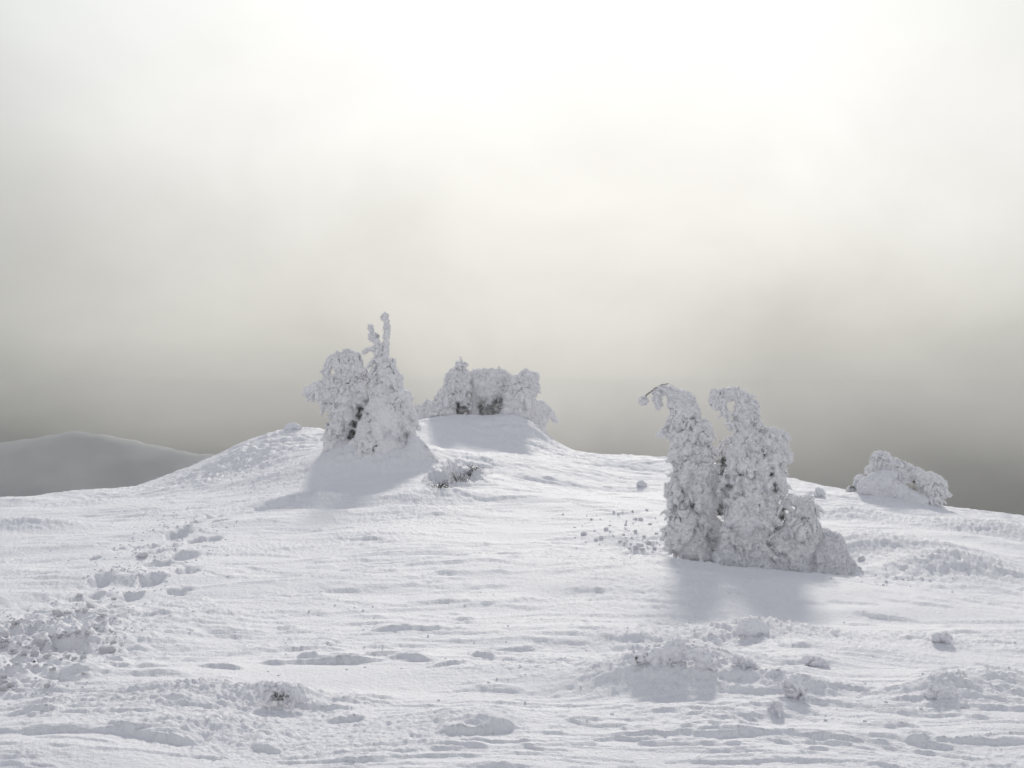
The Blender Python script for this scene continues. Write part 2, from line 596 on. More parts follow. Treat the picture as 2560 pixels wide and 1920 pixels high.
# grain
for mx_, my_, rx, ry, h in MOUNDS:
    if h > 0:
        rough_mask = rough_mask + min(2.0, h * 16) * np.exp(-((fx - mx_) / rx) ** 2 - ((fy - my_ + 0.3 * ry) / ry) ** 2)
dz += (0.0007 + 0.0055 * rough_mask) * noise2(fx * 15, fy * 22, 51)
dz += (0.0009 + 0.0045 * rough_mask) * noise2(fx * 32, fy * 42, 52)
dz += (0.0009 + 0.0025 * rough_mask) * noise2(fx * 62, fy * 70, 53)
far_rub = sstep(17, 20.5, fy)
dz += far_rub * 0.022 * np.abs(noise2(fx * 3.0, fy * 4.0, 61)) + far_rub * 0.014 * np.abs(noise2(fx * 7, fy * 8, 62))
Z[F] += dz

FX0, FX1 = R(-26), R(26)


def window(x, y, half):
    rc = math.hypot(x, y)
    th = math.atan2(x, y)
    i0, i1 = np.searchsorted(rad[:nearrows], [rc - half, rc + half])
    j0, j1 = np.searchsorted(theta, [th - half / rc, th + half / rc])
    return (slice(i0, i1), slice(j0, j1))


LEDGE_ID = [0]


def ledge(xa, ya, xb, yb, A, decay=0.22, bow=0.0):
    """a wind-cut step between two ground points: steep face toward the viewer, long back"""
    LEDGE_ID[0] += 1
    sd = LEDGE_ID[0]
    cx_, cy_ = (xa + xb) / 2, (ya + yb) / 2
    L = math.hypot(xb - xa, yb - ya) / 2 + 1e-6
    half_y = decay * 3 + abs(yb - ya) + 0.1
    rc = math.hypot(cx_, cy_)
    th = math.atan2(cx_, cy_)
    i0, i1 = np.searchsorted(rad[:nearrows], [rc - half_y - 0.15, rc + half_y + 0.15])
    j0, j1 = np.searchsorted(theta, [th - (L + .05) / rc, th + (L + .05) / rc])
    if i1 <= i0 or j1 <= j0:
        return
    s = (slice(i0, i1), slice(j0, j1))
    x, y = sx[s], sy[s]
    t = (x - cx_) / max(abs(xb - xa) / 2, 1e-3)
    yc = cy_ + t * (yb - ya) / 2 * (1 if xb > xa else -1) + bow * (1 - t * t)
    yc = yc + 0.045 * noise2(x * 2.3 + sd * 3.1, x * 0 + sd * 1.7, 71) + 0.022 * noise2(x * 9, x * 0 + sd * 2.3, 72) + 0.010 * noise2(x * 27, y * 9 + sd, 74)
    v = y - yc
    env = np.clip(1 - t ** 4, 0, 1) ** 0.8 * np.clip(0.75 + 0.9 * noise2(x * 3.1 + sd, x * 0 + 0.5, 73) + 0.3 * noise2(x * 11 + sd, y * 5, 75), 0.05, 1.5)
    w = 0.005 + 0.0008 * cy_
    up = sstep(-w, w, v) * np.exp(-np.clip(v, 0, None) / decay)
    Z[s] += A * env * (up - 0.4 * np.exp(-(np.clip(-v, 0, None) / 0.06)) * (v < 0))


def ledge_px(x0, y0, x1, y1, A=0.024, decay=0.22, bow=0.0):
    D0 = hit_base(x0, y0); D1 = hit_base(x1, y1)
    xa, xb = (x0 - CX) / FOC * D0, (x1 - CX) / FOC * D1
    if xb < xa:
        xa, xb, D0, D1 = xb, xa, D1, D0
    ledge(xa, D0, xb, D1, A, decay, bow)


# ledges traced from the photograph (view 2212 px wide)
TR = [(60, 1475, 395, 1470, 26), (205, 1345, 300, 1335, 20), (285, 1343, 520, 1336, 24), (440, 1366, 590, 1366, 22), (390, 1302, 480, 1300, 16),
      (250, 1258, 350, 1252, 14), (420, 1450, 530, 1455, 22), (560, 1435, 930, 1440, 28), (830, 1432, 1010, 1446, 18), (625, 1390, 720, 1388, 20),
      (640, 1415, 700, 1412, 18), (690, 1413, 870, 1420, 24), (800, 1365, 1010, 1362, 24), (1010, 1424, 1070, 1432, 24), (920, 1455, 1020, 1445, 14),
      (580, 1290, 720, 1296, 14), (640, 1262, 720, 1256, 12), (710, 1165, 840, 1175, 18), (830, 1174, 880, 1172, 14), (880, 1195, 920, 1198, 12),
      (990, 1180, 1070, 1180, 10), (1000, 1108, 1120, 1106, 14), (960, 1085, 1030, 1082, 14), (540, 1080, 660, 1060, 26), (600, 1150, 720, 1140, 10),
      (1210, 1262, 1330, 1264, 14), (1220, 1278, 1310, 1282, 16), (1290, 1300, 1330, 1302, 12), (1440, 1245, 1640, 1262, 14), (1500, 1258, 1720, 1275, 16),
      (1600, 1292, 1790, 1308, 14), (1780, 1302, 1900, 1310, 14), (1840, 1330, 1990, 1340, 12), (1900, 1300, 2080, 1318, 16), (1970, 1282, 2130, 1296, 16),
      (2100, 1430, 2212, 1438, 22), (2060, 1470, 2140, 1480, 12), (1740, 1500, 1880, 1505, 20), (1500, 1375, 1600, 1370, 12), (1790, 1345, 1900, 1352, 14),
      (1060, 1395, 1160, 1390, 12), (1140, 1345, 1260, 1340, 10), (1230, 1365, 1370, 1360, 12), (1400, 1340, 1560, 1344, 18), (40, 1600, 330, 1596, 24),
      (230, 1592, 420, 1618, 24), (540, 1622, 610, 1628, 26), (0, 1560, 130, 1556, 20), (940, 1600, 1110, 1580, 24), (1000, 1577, 1120, 1582, 18),
      (700, 1570, 790, 1560, 20), (780, 1615, 870, 1620, 12), (900, 1615, 1060, 1632, 14), (1480, 1580, 1560, 1588, 18), (1560, 1612, 1720, 1620, 20),
      (1700, 1600, 1960, 1616, 22), (1770, 1610, 1900, 1622, 22), (1960, 1600, 2080, 1612, 16), (1880, 1570, 1990, 1578, 16), (1280, 1605, 1500, 1606, 20),
      (1300, 1580, 1360, 1590, 18), (2050, 1555, 2140, 1562, 14), (2160, 1508, 2230, 1520, 18), (560, 1395, 640, 1392, 14), (330, 1322, 470, 1318, 12),
      (90, 1290, 180, 1296, 12), (0, 1250, 60, 1248, 14), (130, 1235, 250, 1225, 12), (1560, 1545, 1640, 1560, 14), (610, 1510, 760, 1540, 18),
      (720, 1500, 850, 1510, 22), (640, 1330, 760, 1322, 12), (1000, 1270, 1100, 1268, 8), (1420, 1235, 1540, 1242, 10), (1120, 1625, 1240, 1640, 14)]
for x0, y0, x1, y1, a in TR:
    ledge_px(x0 * K, y0 * K, x1 * K, y1 * K, a / 1000.0 * 1.08, decay=random.uniform(0.15, 0.35))
# many more, smaller, at random
for _ in range(1900):
    D = 6.0 + 13.5 * (random.random() ** 0.95)
    x = random.uniform(-0.40, 0.40) * D
    L = random.uniform(0.06, 0.26) * (2.4 if random.random() < 0.35 else 1)
    if noise2(np.array([x * 0.6]), np.array([D * 0.8]), 81)[0] < -0.12:
        continue
    dy = random.uniform(-0.10, 0.08) * L - 0.05 * L * (x > 0)
    ledge(x - L, D - dy, x + L, D + dy, random.uniform(0.004, 0.012) * (0.8 + 0.6 * L), decay=random.uniform(0.06, 0.22), bow=random.uniform(-0.03, 0.03))


def dent(px, py, wpx, hpx, depth, sharp=3.0, rim=0.12, D=None, seed=0):
    """a hole or print pressed in the snow, centred on a pixel"""
    if D is None:
        D = hit_base(px, py)
    x0 = (px - CX) / FOC * D
    rx = wpx / 2 / FOC * D
    ry = hpx / 2 / FOC * D * D / EYE * 0.62
    s = window(x0, D, max(rx, ry) * 2.4 + 0.08)
    x, y = sx[s], sy[s]
    q = np.sqrt(((x - x0) / rx) ** 2 + ((y - D) / ry) ** 2 + 1e-9)
    q = q * (1 + 0.28 * noise2(x * 9 + seed, y * 9, 91)) + 0.10 * noise2(x * 24, y * 24 + seed, 92)
    prof = 1 / (1 + q ** (2 * sharp))
    Z[s] -= depth * prof * (1 + 0.25 * noise2(x * 14, y * 14, 93))
    Z[s] += rim * depth * np.exp(-((q - 1.25) / 0.28) ** 2) * (0.6 + 0.9 * np.abs(noise2(x * 18, y * 18, 94)))


def c5(u, v): return (u * 0.2772, 1300 + v * 0.2772)
def c7(u, v): return (420 + u * 0.3707, 1020 + v * 0.3707)


PRINTS = [(1610, 140, 170), (1310, 250, 180), (1530, 245, 130), (1400, 300, 120), (1640, 325, 150), (1410, 395, 190), (1680, 470, 200),
          (920, 560, 180), (1370, 550, 210), (870, 660, 150), (1190, 670, 180), (1620, 630, 220), (1400, 765, 170), (1040, 790, 200),
          (340, 810, 190), (1780, 30, 120), (1950, 55, 140), (1780, 180, 140), (1930, 165, 130), (1070, 270, 80), (860, 355, 70),
          (700, 690, 90), (900, 1255, 110), (1030, 1300, 150), (1000, 1410, 110), (630, 1500, 130), (500, 1490, 120)]
for k, (u, v, w) in enumerate(PRINTS):
    px, py = c5(u, v)
    dent(px, py, w * 0.2772, w * 0.2772 * 0.42, 0.080 + 0.0001 * w, seed=k * 3.3)
for k, (u, v, w) in enumerate([(70, 860, 130), (110, 1000, 150), (200, 775, 90), (330, 795, 120), (310, 740, 100), (430, 715, 80), (500, 718, 80),
                               (640, 680, 110), (720, 665, 100), (190, 890, 90), (40, 940, 80)]):
    px, py = c7(u, v)
    dent(px, py, w * 0.3707, w * 0.3707 * 0.40, 0.075, seed=50 + k * 2.1)
# churned snow at the left edge
def churn(px, py, r, amp):
    D = hit_base(px, py)
    x0 = (px - CX) / FOC * D
    s = window(x0, D, r * 2.2)
    x, y = sx[s], sy[s]
    m = np.exp(-(((x - x0) / r) ** 2 + ((y - D) / r) ** 2))
    b1 = np.abs(noise2(x * 6, y * 6, 101)); b2 = np.abs(noise2(x * 13 + 3, y * 13, 102)); b3 = noise2(x * 27, y * 27, 103)
    Z[s] += m * amp * (b1 * 0.75 + b2 * 0.24 + b3 * 0.08)


for px, py, r, a in ((60, 1600, 0.75, 0.10), (200, 1560, 0.6, 0.07), (60, 1700, 0.5, 0.08), (180, 1500, 0.5, 0.05), (330, 1440, 0.5, 0.03), (380, 1370, 0.45, 0.03),
                     (250, 1640, 0.5, 0.035), (650, 1120, 0.8, 0.05), (560, 1170, 0.7, 0.05), (500, 1200, 0.5, 0.05), (1230, 1160, 0.5, 0.04), (1120, 1150, 0.5, 0.05),
                     (1600, 1370, 0.55, 0.05), (1570, 1340, 0.6, 0.035), (2250, 1430, 0.7, 0.04), (2230, 1460, 0.3, 0.03)):
    churn(px, py, r, a)
for k, (u, v, w, h, d) in enumerate([(290, 1010, 300, 150, 0.22), (580, 1160, 300, 100, 0.20), (240, 1285, 230, 80, 0.13), (215, 1430, 300, 130, 0.17),
                                     (90, 935, 260, 60, 0.12), (660, 900, 240, 70, 0.09), (-60, 1180, 200, 120, 0.12)]):
    px, py = c5(u, v)
    dent(px, py, w * 0.2772 * 1.25, h * 0.2772 * 1.15, d * 1.35, sharp=4, rim=0.14, seed=80 + k * 5)


# the pit with dark twigs at the foot of the left mound
def ch(u, v): return (1040 + u * 0.09946, 1120 + v * 0.09946)


for k, (u, v, w, h, d, D) in enumerate([(1250, 640, 620, 260, 0.20, 19.0), (1040, 860, 330, 200, 0.26, 18.6), (560, 1000, 430, 160, 0.20, 18.3),
                                        (1350, 900, 480, 120, 0.13, 18.5), (1450, 600, 300, 150, 0.1, 19.1)]):
    px, py = ch(u, v)
    dent(px, py, w * 0.09946 * 1.1, h * 0.09946, d, sharp=4, rim=0.3, D=D, seed=120 + k * 4)

GZ[:nearrows] = Z
# far ground: the slope runs down into a valley, then rises a little
far = -np.maximum(RR - 30, 0) * 0.42
far = np.maximum(far, -118 + 0 * far)
far = -118 + np.log1p(np.exp((far + 118) / 12)) * 12
far += 9 * noise2(GX * 0.008, GY * 0.008, 111) * sstep(60, 200, RR) + 1.6 * noise2(GX * 0.04, GY * 0.04, 112) * sstep(40, 90, RR)
bl = sstep(34, 44, RR)
zn = np.zeros_like(GX)
zn[:nearrows] = Z
zn[nearrows:] = Z[-1][None, :]
zn = np.clip(zn, -8, 3)
# the viewer's side of the hill keeps level ground for longer
GZ = zn * (1 - bl) + (far - 4) * bl

nr, nc = GX.shape
idx = np.arange(nr * nc).reshape(nr, nc)
quads = np.stack([idx[:-1, :-1], idx[:-1, 1:], idx[1:, 1:], idx[1:, :-1]], -1).reshape(-1, 4)[:, ::-1]
V = np.stack([GX, GY, GZ], -1).reshape(-1, 3)
ground = mesh_obj('snowy_ground', V, quads, M_GROUND)
# close the small hole under the viewer
capv = V[idx[0]]
tag(ground, 'wind-rippled snow crust with footprints rising to a rounded ridge', None, None, 'structure')


def ground_z(x, y):
    r = math.hypot(x, y); t = math.atan2(x, y)
    i = min(max(np.searchsorted(rad, r) - 1, 0), nr - 2)
    j = min(max(np.searchsorted(theta, t) - 1, 0), nc - 2)
    a = (r - rad[i]) / (rad[i + 1] - rad[i]); b = (t - theta[j]) / (theta[j + 1] - theta[j])
    return float((GZ[i, j] * (1 - a) + GZ[i + 1, j] * a) * (1 - b) + (GZ[i, j + 1] * (1 - a) + GZ[i + 1, j + 1] * a) * b)


def hit(px, py, d0=5.5, d1=26.0):
    """first point of the finished ground under a pixel"""
    t = math.atan2((px - CX) / FOC, 1.0)
    j = min(max(np.searchsorted(theta, t), 0), nc - 1)
    i0, i1 = np.searchsorted(rad, [d0, d1])
    col = GZ[i0:i1, j]
    D = rad[i0:i1] * math.cos(t)
    zr = EYE - (py - CY) / FOC * D
    g = col >= zr
    k = int(np.argmax(g)) if g.any() else int(np.argmax(col - zr))
    return ((px - CX) / FOC * D[k], float(D[k]), float(col[k]))


# ------------------------------------------------------------------ far wooded slopes in the fog
def hill(name, prof, D, thick, label):
    """prof: crest line as (px, py) on the 2560 px photograph at depth D"""
    xs = np.linspace(prof[0][0], prof[-1][0], 170)
    ys = np.interp(xs, [p[0] for p in prof], [p[1] for p in prof])
    xw = (xs - CX) / FOC * D
    zc = EYE - (ys - CY) / FOC * D
    rows = []
    for k in np.linspace(-1, 1, 60):
        prof_z = -128 + (zc + 128) * (1 - abs(k) ** 1.5)
        yy = D + k * thick
        x_ = xw * (1 + k * 0.15)
        n = noise2(x_ * 0.02 + 5, np.full_like(x_, yy * 0.02), 131) * 4 + noise2(x_ * 0.12, np.full_like(x_, yy * 0.12), 132) * 0.9
        n2 = np.abs(noise2(x_ * 0.45, np.full_like(x_, yy * 0.45), 133)) * 0.8
        rows.append(np.stack([x_, np.full_like(x_, yy), prof_z + (n + n2) * (1 - abs(k) ** 4)], -1))
    V = np.array(rows)
    a, b = V.shape[:2]
    idx = np.arange(a * b).reshape(a, b)
    q = np.stack([idx[:-1, :-1], idx[:-1, 1:], idx[1:, 1:], idx[1:, :-1]], -1).reshape(-1, 4)
    o = mesh_obj(name, V.reshape(-1, 3), q, M_FOREST)
    tag(o, label, None, None, 'structure')
    return o


hill('wooded_hill', [(-2200, 1190), (-900, 1150), (-200, 1135), (0, 1102), (90, 1086), (190, 1078), (260, 1090), (360, 1110), (520, 1130), (800, 1190), (1400, 1400)], 500, 150,
     'dark wooded slope falling to the right, dim in the fog')
# ------------------------------------------------------------------ rime-crusted shapes: distance field + surface nets
def surface_nets(vol, org, h):
    ins = vol < 0
    nx, ny, nz = vol.shape
    c = [(i, j, k) for i in (0, 1) for j in (0, 1) for k in (0, 1)]
    cnt = np.zeros((nx - 1, ny - 1, nz - 1), np.int8)
    for i, j, k in c:
        cnt += ins[i:nx - 1 + i, j:ny - 1 + j, k:nz - 1 + k]
    act = (cnt > 0) & (cnt < 8)
    ci, cj, ck = np.nonzero(act)
    vid = -np.ones(act.shape, np.int64)
    vid[ci, cj, ck] = np.arange(len(ci))
    acc = np.zeros((len(ci), 3)); n = np.zeros(len(ci))
    base = np.stack([ci, cj, ck], -1).astype(float)
    for a in range(3):
        for p in (0, 1):
            for q in (0, 1):
                o0 = [0, 0, 0]; o1 = [0, 0, 0]
                others = [d for d in range(3) if d != a]
                o0[others[0]] = o1[others[0]] = p
                o0[others[1]] = o1[others[1]] = q
                o1[a] = 1
                v0 = vol[ci + o0[0], cj + o0[1], ck + o0[2]]
                v1 = vol[ci + o1[0], cj + o1[1], ck + o1[2]]
                m = (v0 < 0) != (v1 < 0)
                t = np.where(m, v0 / np.where(v0 == v1, 1, v0 - v1), 0)
                pos = np.zeros((len(ci), 3)); pos[:, others[0]] = p; pos[:, others[1]] = q; pos[:, a] = t
                acc += pos * m[:, None]; n += m
    verts = (base + acc / n[:, None]) * h + org
    quads = []
    for a in range(3):
        sl0 = [slice(1, -1)] * 3; sl1 = [slice(1, -1)] * 3
        sl0[a] = slice(0, -1); sl1[a] = slice(1, None)
        s0 = ins[tuple(sl0)]; s1 = ins[tuple(sl1)]
        for flip in (0, 1):
            m = (s0 & ~s1) if flip == 0 else (~s0 & s1)
            e = np.stack(np.nonzero(m), -1)
            if len(e) == 0:
                continue
            for d in range(3):
                if d != a:
                    e[:, d] += 1
            b_, c_ = (a + 1) % 3, (a + 2) % 3
            def cell(db, dc):
                x = e.copy(); x[:, b_] -= db; x[:, c_] -= dc
                return vid[x[:, 0], x[:, 1], x[:, 2]]
            q = np.stack([cell(1, 1), cell(0, 1), cell(0, 0), cell(1, 0)], -1)
            if flip:
                q = q[:, ::-1]
            quads.append(q)
    if not quads:
        return verts, np.zeros((0, 4), int)
    quads = np.concatenate(quads)
    quads = quads[(quads >= 0).all(1)]
    return verts, quads


class Field:
    def __init__(self, lo, hi, h):
        self.h = h
        self.lo = np.array(lo, float)
        self.n = np.ceil((np.array(hi) - self.lo) / h).astype(int) + 2
        self.vol = np.full(self.n, 0.35, np.float32)
        self.ax = [self.lo[d] + np.arange(self.n[d]) * h for d in range(3)]

    def _win(self, c, r):
        s = []
        for d in range(3):
            a = int(max(0, math.floor((c[d] - r - self.lo[d]) / self.h)))
            b = int(min(self.n[d], math.ceil((c[d] + r - self.lo[d]) / self.h) + 1))
            if b <= a:
                return None
            s.append(slice(a, b))
        return tuple(s)

    def ball(self, c, r, k=0.03, ys=1.0, sub=False):
        w = self._win(c, r * max(1, ys) + 0.10)
        if w is None:
            return
        X = self.ax[0][w[0]][:, None, None] - c[0]
        Y = (self.ax[1][w[1]][None, :, None] - c[1]) / ys
        Zz = self.ax[2][w[2]][None, None, :] - c[2]
        d = np.sqrt(X * X + Y * Y + Zz * Zz) - r
        v = self.vol[w]
        if sub:
            d = -d
            hh = np.clip(k - np.abs(v - d), 0, None) / k
            self.vol[w] = np.maximum(v, d) + hh * hh * k * 0.25
        else:
            hh = np.clip(k - np.abs(v - d), 0, None) / k
            self.vol[w] = np.minimum(v, d) - hh * hh * k * 0.25

    def capsule(self, a, b, ra, rb, k=0.01):
        a = np.array(a); b = np.array(b)
        n = max(2, int(np.linalg.norm(b - a) / (min(ra, rb) * 0.5)) + 1)
        for i in range(n + 1):
            t = i / n
            self.ball(a + (b - a) * t, ra + (rb - ra) * t, k)

    def near(self, band):
        m = np.abs(self.vol) < band
        i = np.nonzero(m)
        P = np.stack([self.ax[d][i[d]] for d in range(3)], -1)
        return m, P

    def mesh(self):
        return surface_nets(self.vol, self.lo, self.h)


def spikes(verts, quads, n, lmin, lmax, wind, seed, zmin=None):
    """feathers of rime: thin three-sided pyramids standing on the surface"""
    rs = np.random.RandomState(seed)
    q = quads[rs.randint(0, len(quads), n)]
    a, b, c = verts[q[:, 0]], verts[q[:, 1]], verts[q[:, 2]]
    nor = np.cross(b - a, c - a)
    nor /= np.linalg.norm(nor, axis=1)[:, None] + 1e-9
    p = (a + c) / 2
    if zmin is not None:
        keep = p[:, 2] > zmin
        p, nor = p[keep], nor[keep]
    n = len(p)
    d = nor * 0.8 + np.array(wind) + rs.normal(size=(n, 3)) * 0.35
    d /= np.linalg.norm(d, axis=1)[:, None]
    L = rs.uniform(lmin, lmax, n)[:, None]
    s = np.cross(d, rs.normal(size=(n, 3)))
    s /= np.linalg.norm(s, axis=1)[:, None]
    t = np.cross(d, s)
    wdt = L * rs.uniform(0.14, 0.26, n)[:, None]
    base = p - d * 0.006
    v = np.stack([base + s * wdt, base - s * wdt * 0.5 + t * wdt * 0.87, base - s * wdt * 0.5 - t * wdt * 0.87, p + d * L], 1).reshape(-1, 3)
    i = np.arange(n)[:, None] * 4
    f = np.concatenate([i + np.array([[0, 1, 3]]), i + np.array([[1, 2, 3]]), i + np.array([[2, 0, 3]])])
    return v, f


def needle_tufts(points, n_each, length, seed, mat_name, parent, name='needles', thick=0.0022):
    rs = np.random.RandomState(seed)
    vs, fs = [], []
    base = 0
    for (c, r) in points:
        n = n_each
        d = rs.normal(size=(n, 3)); d[:, 2] += 0.15; d[:, 1] -= 0.3
        d /= np.linalg.norm(d, axis=1)[:, None]
        p = np.array(c) + rs.normal(size=(n, 3)) * r * 0.42
        L = rs.uniform(0.5, 1, n)[:, None] * length
        s = np.cross(d, rs.normal(size=(n, 3))); s /= np.linalg.norm(s, axis=1)[:, None]
        t = np.cross(d, s)
        w = thick
        v = np.stack([p + s * w, p - s * w * .5 + t * w * .87, p - s * w * .5 - t * w * .87, p + d * L], 1).reshape(-1, 3)
        i = np.arange(n)[:, None] * 4 + base
        fs.append(np.concatenate([i + np.array([[0, 1, 3]]), i + np.array([[1, 2, 3]]), i + np.array([[2, 0, 3]])]))
        vs.append(v)
        base += n * 4
    o = mesh_obj(name, np.concatenate(vs), np.concatenate(fs), mat_name, parent, smooth=False)
    o['kind'] = 'stuff'
    return o


def frosted(name, label, cat, tf, D, circles, h, holes=(), voids=(), seed=1, lump=0.38, nl=9, group=None, ys=0.95,
            crack=0.5, droop=0.5, fingers=3.0, spk=4000, branches=(), core=True, sink=0.25, smooth=0.03, dark=(), fol_mat=None, mat=None, rough=1.0, tufts=(), twigs=(), dy=(), fol_in=0.028, base_py=None):
    """tf: crop pixel -> (px, py, scale); circles (u, v, r[, depth shift in r])"""
    rs = np.random.RandomState(seed)
    mat = mat or M_CRUST
    sc = tf[2] / FOC * D
    def W(u, v, dd=0.0):
        px, py = tf[0] + u * tf[2], tf[1] + v * tf[2]
        x, y, z = at(px, py, D)
        return np.array([x, y + dd, z])
    cs = []
    for c in circles:
        r = c[2] * sc
        dd = (c[3] * sc if len(c) > 3 else rs.uniform(-0.25, 0.25) * r)
        cs.append((W(c[0], c[1], dd), r))
    P = np.array([c[0] for c in cs]); Rr = np.array([c[1] for c in cs])
    pad = 0.09
    lo = (P - Rr[:, None]).min(0) - pad
    hi = (P + Rr[:, None]).max(0) + pad
    for br in branches:
        for (u, v, r) in br:
            w = W(u, v)
            lo = np.minimum(lo, w - r * sc - pad * .5); hi = np.maximum(hi, w + r * sc + pad * .5)
    cx_, cy_ = P[:, 0].mean(), D
    zb = ground_z(float(cx_), float(cy_))
    f = Field(lo, hi, h)
    for c, r in cs:
        f.ball(c, r * 0.90, smooth, ys)
    # knobs and drooping boughs over every ball
    for c, r in cs:
        n = int(nl * (1 + r * 6))
        D_ = rs.normal(size=(n, 3)); D_ /= np.linalg.norm(D_, axis=1)[:, None]
        pads = noise3((c + D_ * r) * 3.3 + seed, 77)
        for d, pad_ in zip(D_, pads):
            if pad_ > 0.22:          # wind-packed pads stay smooth
                continue
            lr = r * (0.35 + 0.95 * rs.uniform() ** 1.6) * lump
            lr = min(max(lr, h * 1.3), 0.085)
            q = c + d * (r * 0.93 - lr * 0.35) * np.array([1, ys, 1])
            if rs.uniform() < droop and lr > h * 1.6 and r > 0.08:
                dr = np.array([d[0] * 0.55, d[1] * 0.4, -1.0]) + rs.normal(size=3) * 0.22
                dr /= np.linalg.norm(dr)
                for t in range(int(rs.randint(3, 7))):
                    f.ball(q, lr * (1 - 0.10 * t), 0.006)
                    q = q + dr * lr * 0.75
                    dr = dr + rs.normal(size=3) * 0.12
            else:
                f.ball(q, lr, 0.008)
    m, Pn = f.near(0.09)
    dn = rough * (0.022 * noise3(Pn * np.array([9, 9, 6.0]), seed) + 0.022 * np.abs(noise3(Pn * np.array([19, 19, 12.0]), seed + 1)) + 0.011 * noise3(Pn * np.array([40, 40, 27.0]), seed + 2))
    pads = sstep(0.32, 0.02, noise3(Pn * 3.3 + seed, 77))
    dn *= 0.30 + 0.70 * pads
    if h < 0.012:
        dn += rough * 0.006 * noise3(Pn * 75, seed + 3)
    ck = np.abs(noise3(Pn * np.array([11, 11, 7.0]), seed + 7))
    msk = noise3(Pn * 3.1 + 9, seed + 8) + crack - 0.5
    ck2 = np.abs(noise3(Pn * np.array([24, 24, 17.0]), seed + 9))
    carve = 0.085 * sstep(0.09, 0.0, ck) * sstep(-0.08, 0.22, msk) + 0.034 * crack * sstep(0.10, 0.0, ck2)
    carve *= 0.25 + 0.75 * pads
    f.vol[m] += (dn + carve - rough * 0.013).astype(np.float32)
    for _ in range(int(fingers * len(cs))):      # rimed branch tips
        c, r = cs[rs.randint(len(cs))]
        d = rs.normal(size=3); d[2] -= 0.35; d[1] *= 0.6; d /= np.linalg.norm(d)
        p = c + d * r * 0.9
        e = d * np.array([1, 1, 0.5]) + np.array([0, 0, -0.45]) + rs.normal(size=3) * 0.3
        e /= np.linalg.norm(e)
        L_ = r * 0.12 + rs.uniform(0.03, 0.085)
        m_ = p + e * L_ * 0.5
        e2 = e + np.array([0, 0, -0.7]); e2 /= np.linalg.norm(e2)
        f.capsule(p, m_, h * 1.5, h * 1.3, 0.004)
        f.capsule(m_, m_ + e2 * L_ * 0.55, h * 1.3, h * 0.85, 0.004)
    for hc in holes:      # see-through holes
        px_ = W(hc[0], hc[1])
        for t in np.linspace(-0.6, 0.6, 25):
            f.ball(px_ + np.array([0, t, 0]), hc[2] * sc, 0.01, 1.0, sub=True)
    for vc in voids:      # dark recesses open to the front
        w = W(vc[0], vc[1], (vc[3] if len(vc) > 3 else 0.3) * sc * vc[2])
        for t in np.linspace(-0.40, 0.0, 18):
            f.ball(w + np.array([0, t, 0]), vc[2] * sc * (1 + 0.25 * math.sin(t * 30)), 0.012, 1.0, sub=True)
    v, q = f.mesh()
    root = thing(name, label, cat, (float(cx_), float(cy_), zb), group)
    mesh_obj('snow_crust', v, q, mat, root)
    for br in branches:
        bw = np.array([W(a[0], a[1]) for a in br]); rb = max(a[2] for a in br) * sc
        g = Field(bw.min(0) - rb * 2 - 0.02, bw.max(0) + rb * 2 + 0.02, h * 0.8)
        for a, b in zip(br[:-1], br[1:]):
            g.capsule(W(a[0], a[1]), W(b[0], b[1]), a[2] * sc, b[2] * sc)
            for _ in range(6):
                t = rs.uniform(); p0 = W(a[0] + (b[0] - a[0]) * t, a[1] + (b[1] - a[1]) * t)
                rr_ = (a[2] + (b[2] - a[2]) * t) * sc
                d = rs.normal(size=3); d /= np.linalg.norm(d)
                g.ball(p0 + d * rr_ * 0.75, rr_ * rs.uniform(0.35, 0.75), 0.005)
        mm, Pm = g.near(0.04)
        g.vol[mm] += (0.016 * noise3(Pm * 26, seed + 61) + 0.010 * noise3(Pm * 58, seed + 62) - 0.004).astype(np.float32)
        bv, bq = g.mesh()
        if len(bq):
            bo = mesh_obj('branch', bv, bq, mat, root)
            sv, sf = spikes(bv, bq, int(60 + len(bq) * 0.12), 0.014, 0.040, (-0.6, -0.1, 0.05), seed + 70)
            sp_ = mesh_obj('rime_feathers', sv, sf, mat, bo, smooth=False)
            sp_.location = (0, 0, 0)
            sp_['kind'] = 'stuff'
    if spk:
        sv, sf = spikes(v, q, int(spk * 1.6), 0.6 * h + 0.005, 1.5 * h + 0.012, (-0.25, -0.1, 0.15), seed + 20)
        o = mesh_obj('rime_feathers', sv, sf, mat, root, smooth=False)
        o['kind'] = 'stuff'
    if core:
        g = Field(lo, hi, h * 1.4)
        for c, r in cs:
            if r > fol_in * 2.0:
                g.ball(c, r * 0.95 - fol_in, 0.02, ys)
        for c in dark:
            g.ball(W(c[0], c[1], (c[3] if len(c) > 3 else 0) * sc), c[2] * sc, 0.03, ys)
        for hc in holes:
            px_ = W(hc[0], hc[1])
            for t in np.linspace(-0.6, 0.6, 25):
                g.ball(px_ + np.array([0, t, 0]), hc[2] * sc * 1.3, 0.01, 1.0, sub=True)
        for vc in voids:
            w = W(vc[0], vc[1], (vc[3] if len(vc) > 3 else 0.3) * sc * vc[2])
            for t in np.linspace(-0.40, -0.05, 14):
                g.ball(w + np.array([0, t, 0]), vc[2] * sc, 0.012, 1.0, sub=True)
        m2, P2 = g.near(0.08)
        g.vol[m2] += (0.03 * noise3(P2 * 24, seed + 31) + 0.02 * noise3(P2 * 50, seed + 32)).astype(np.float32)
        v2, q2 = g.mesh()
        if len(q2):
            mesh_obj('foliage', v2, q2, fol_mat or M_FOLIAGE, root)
    if tufts:
        needle_tufts([(W(a[0], a[1], (a[3] if len(a) > 3 else -0.6) * a[2] * sc), a[2] * sc) for a in tufts], 34, 0.04 + h, seed + 40, M_NEEDLE, root)
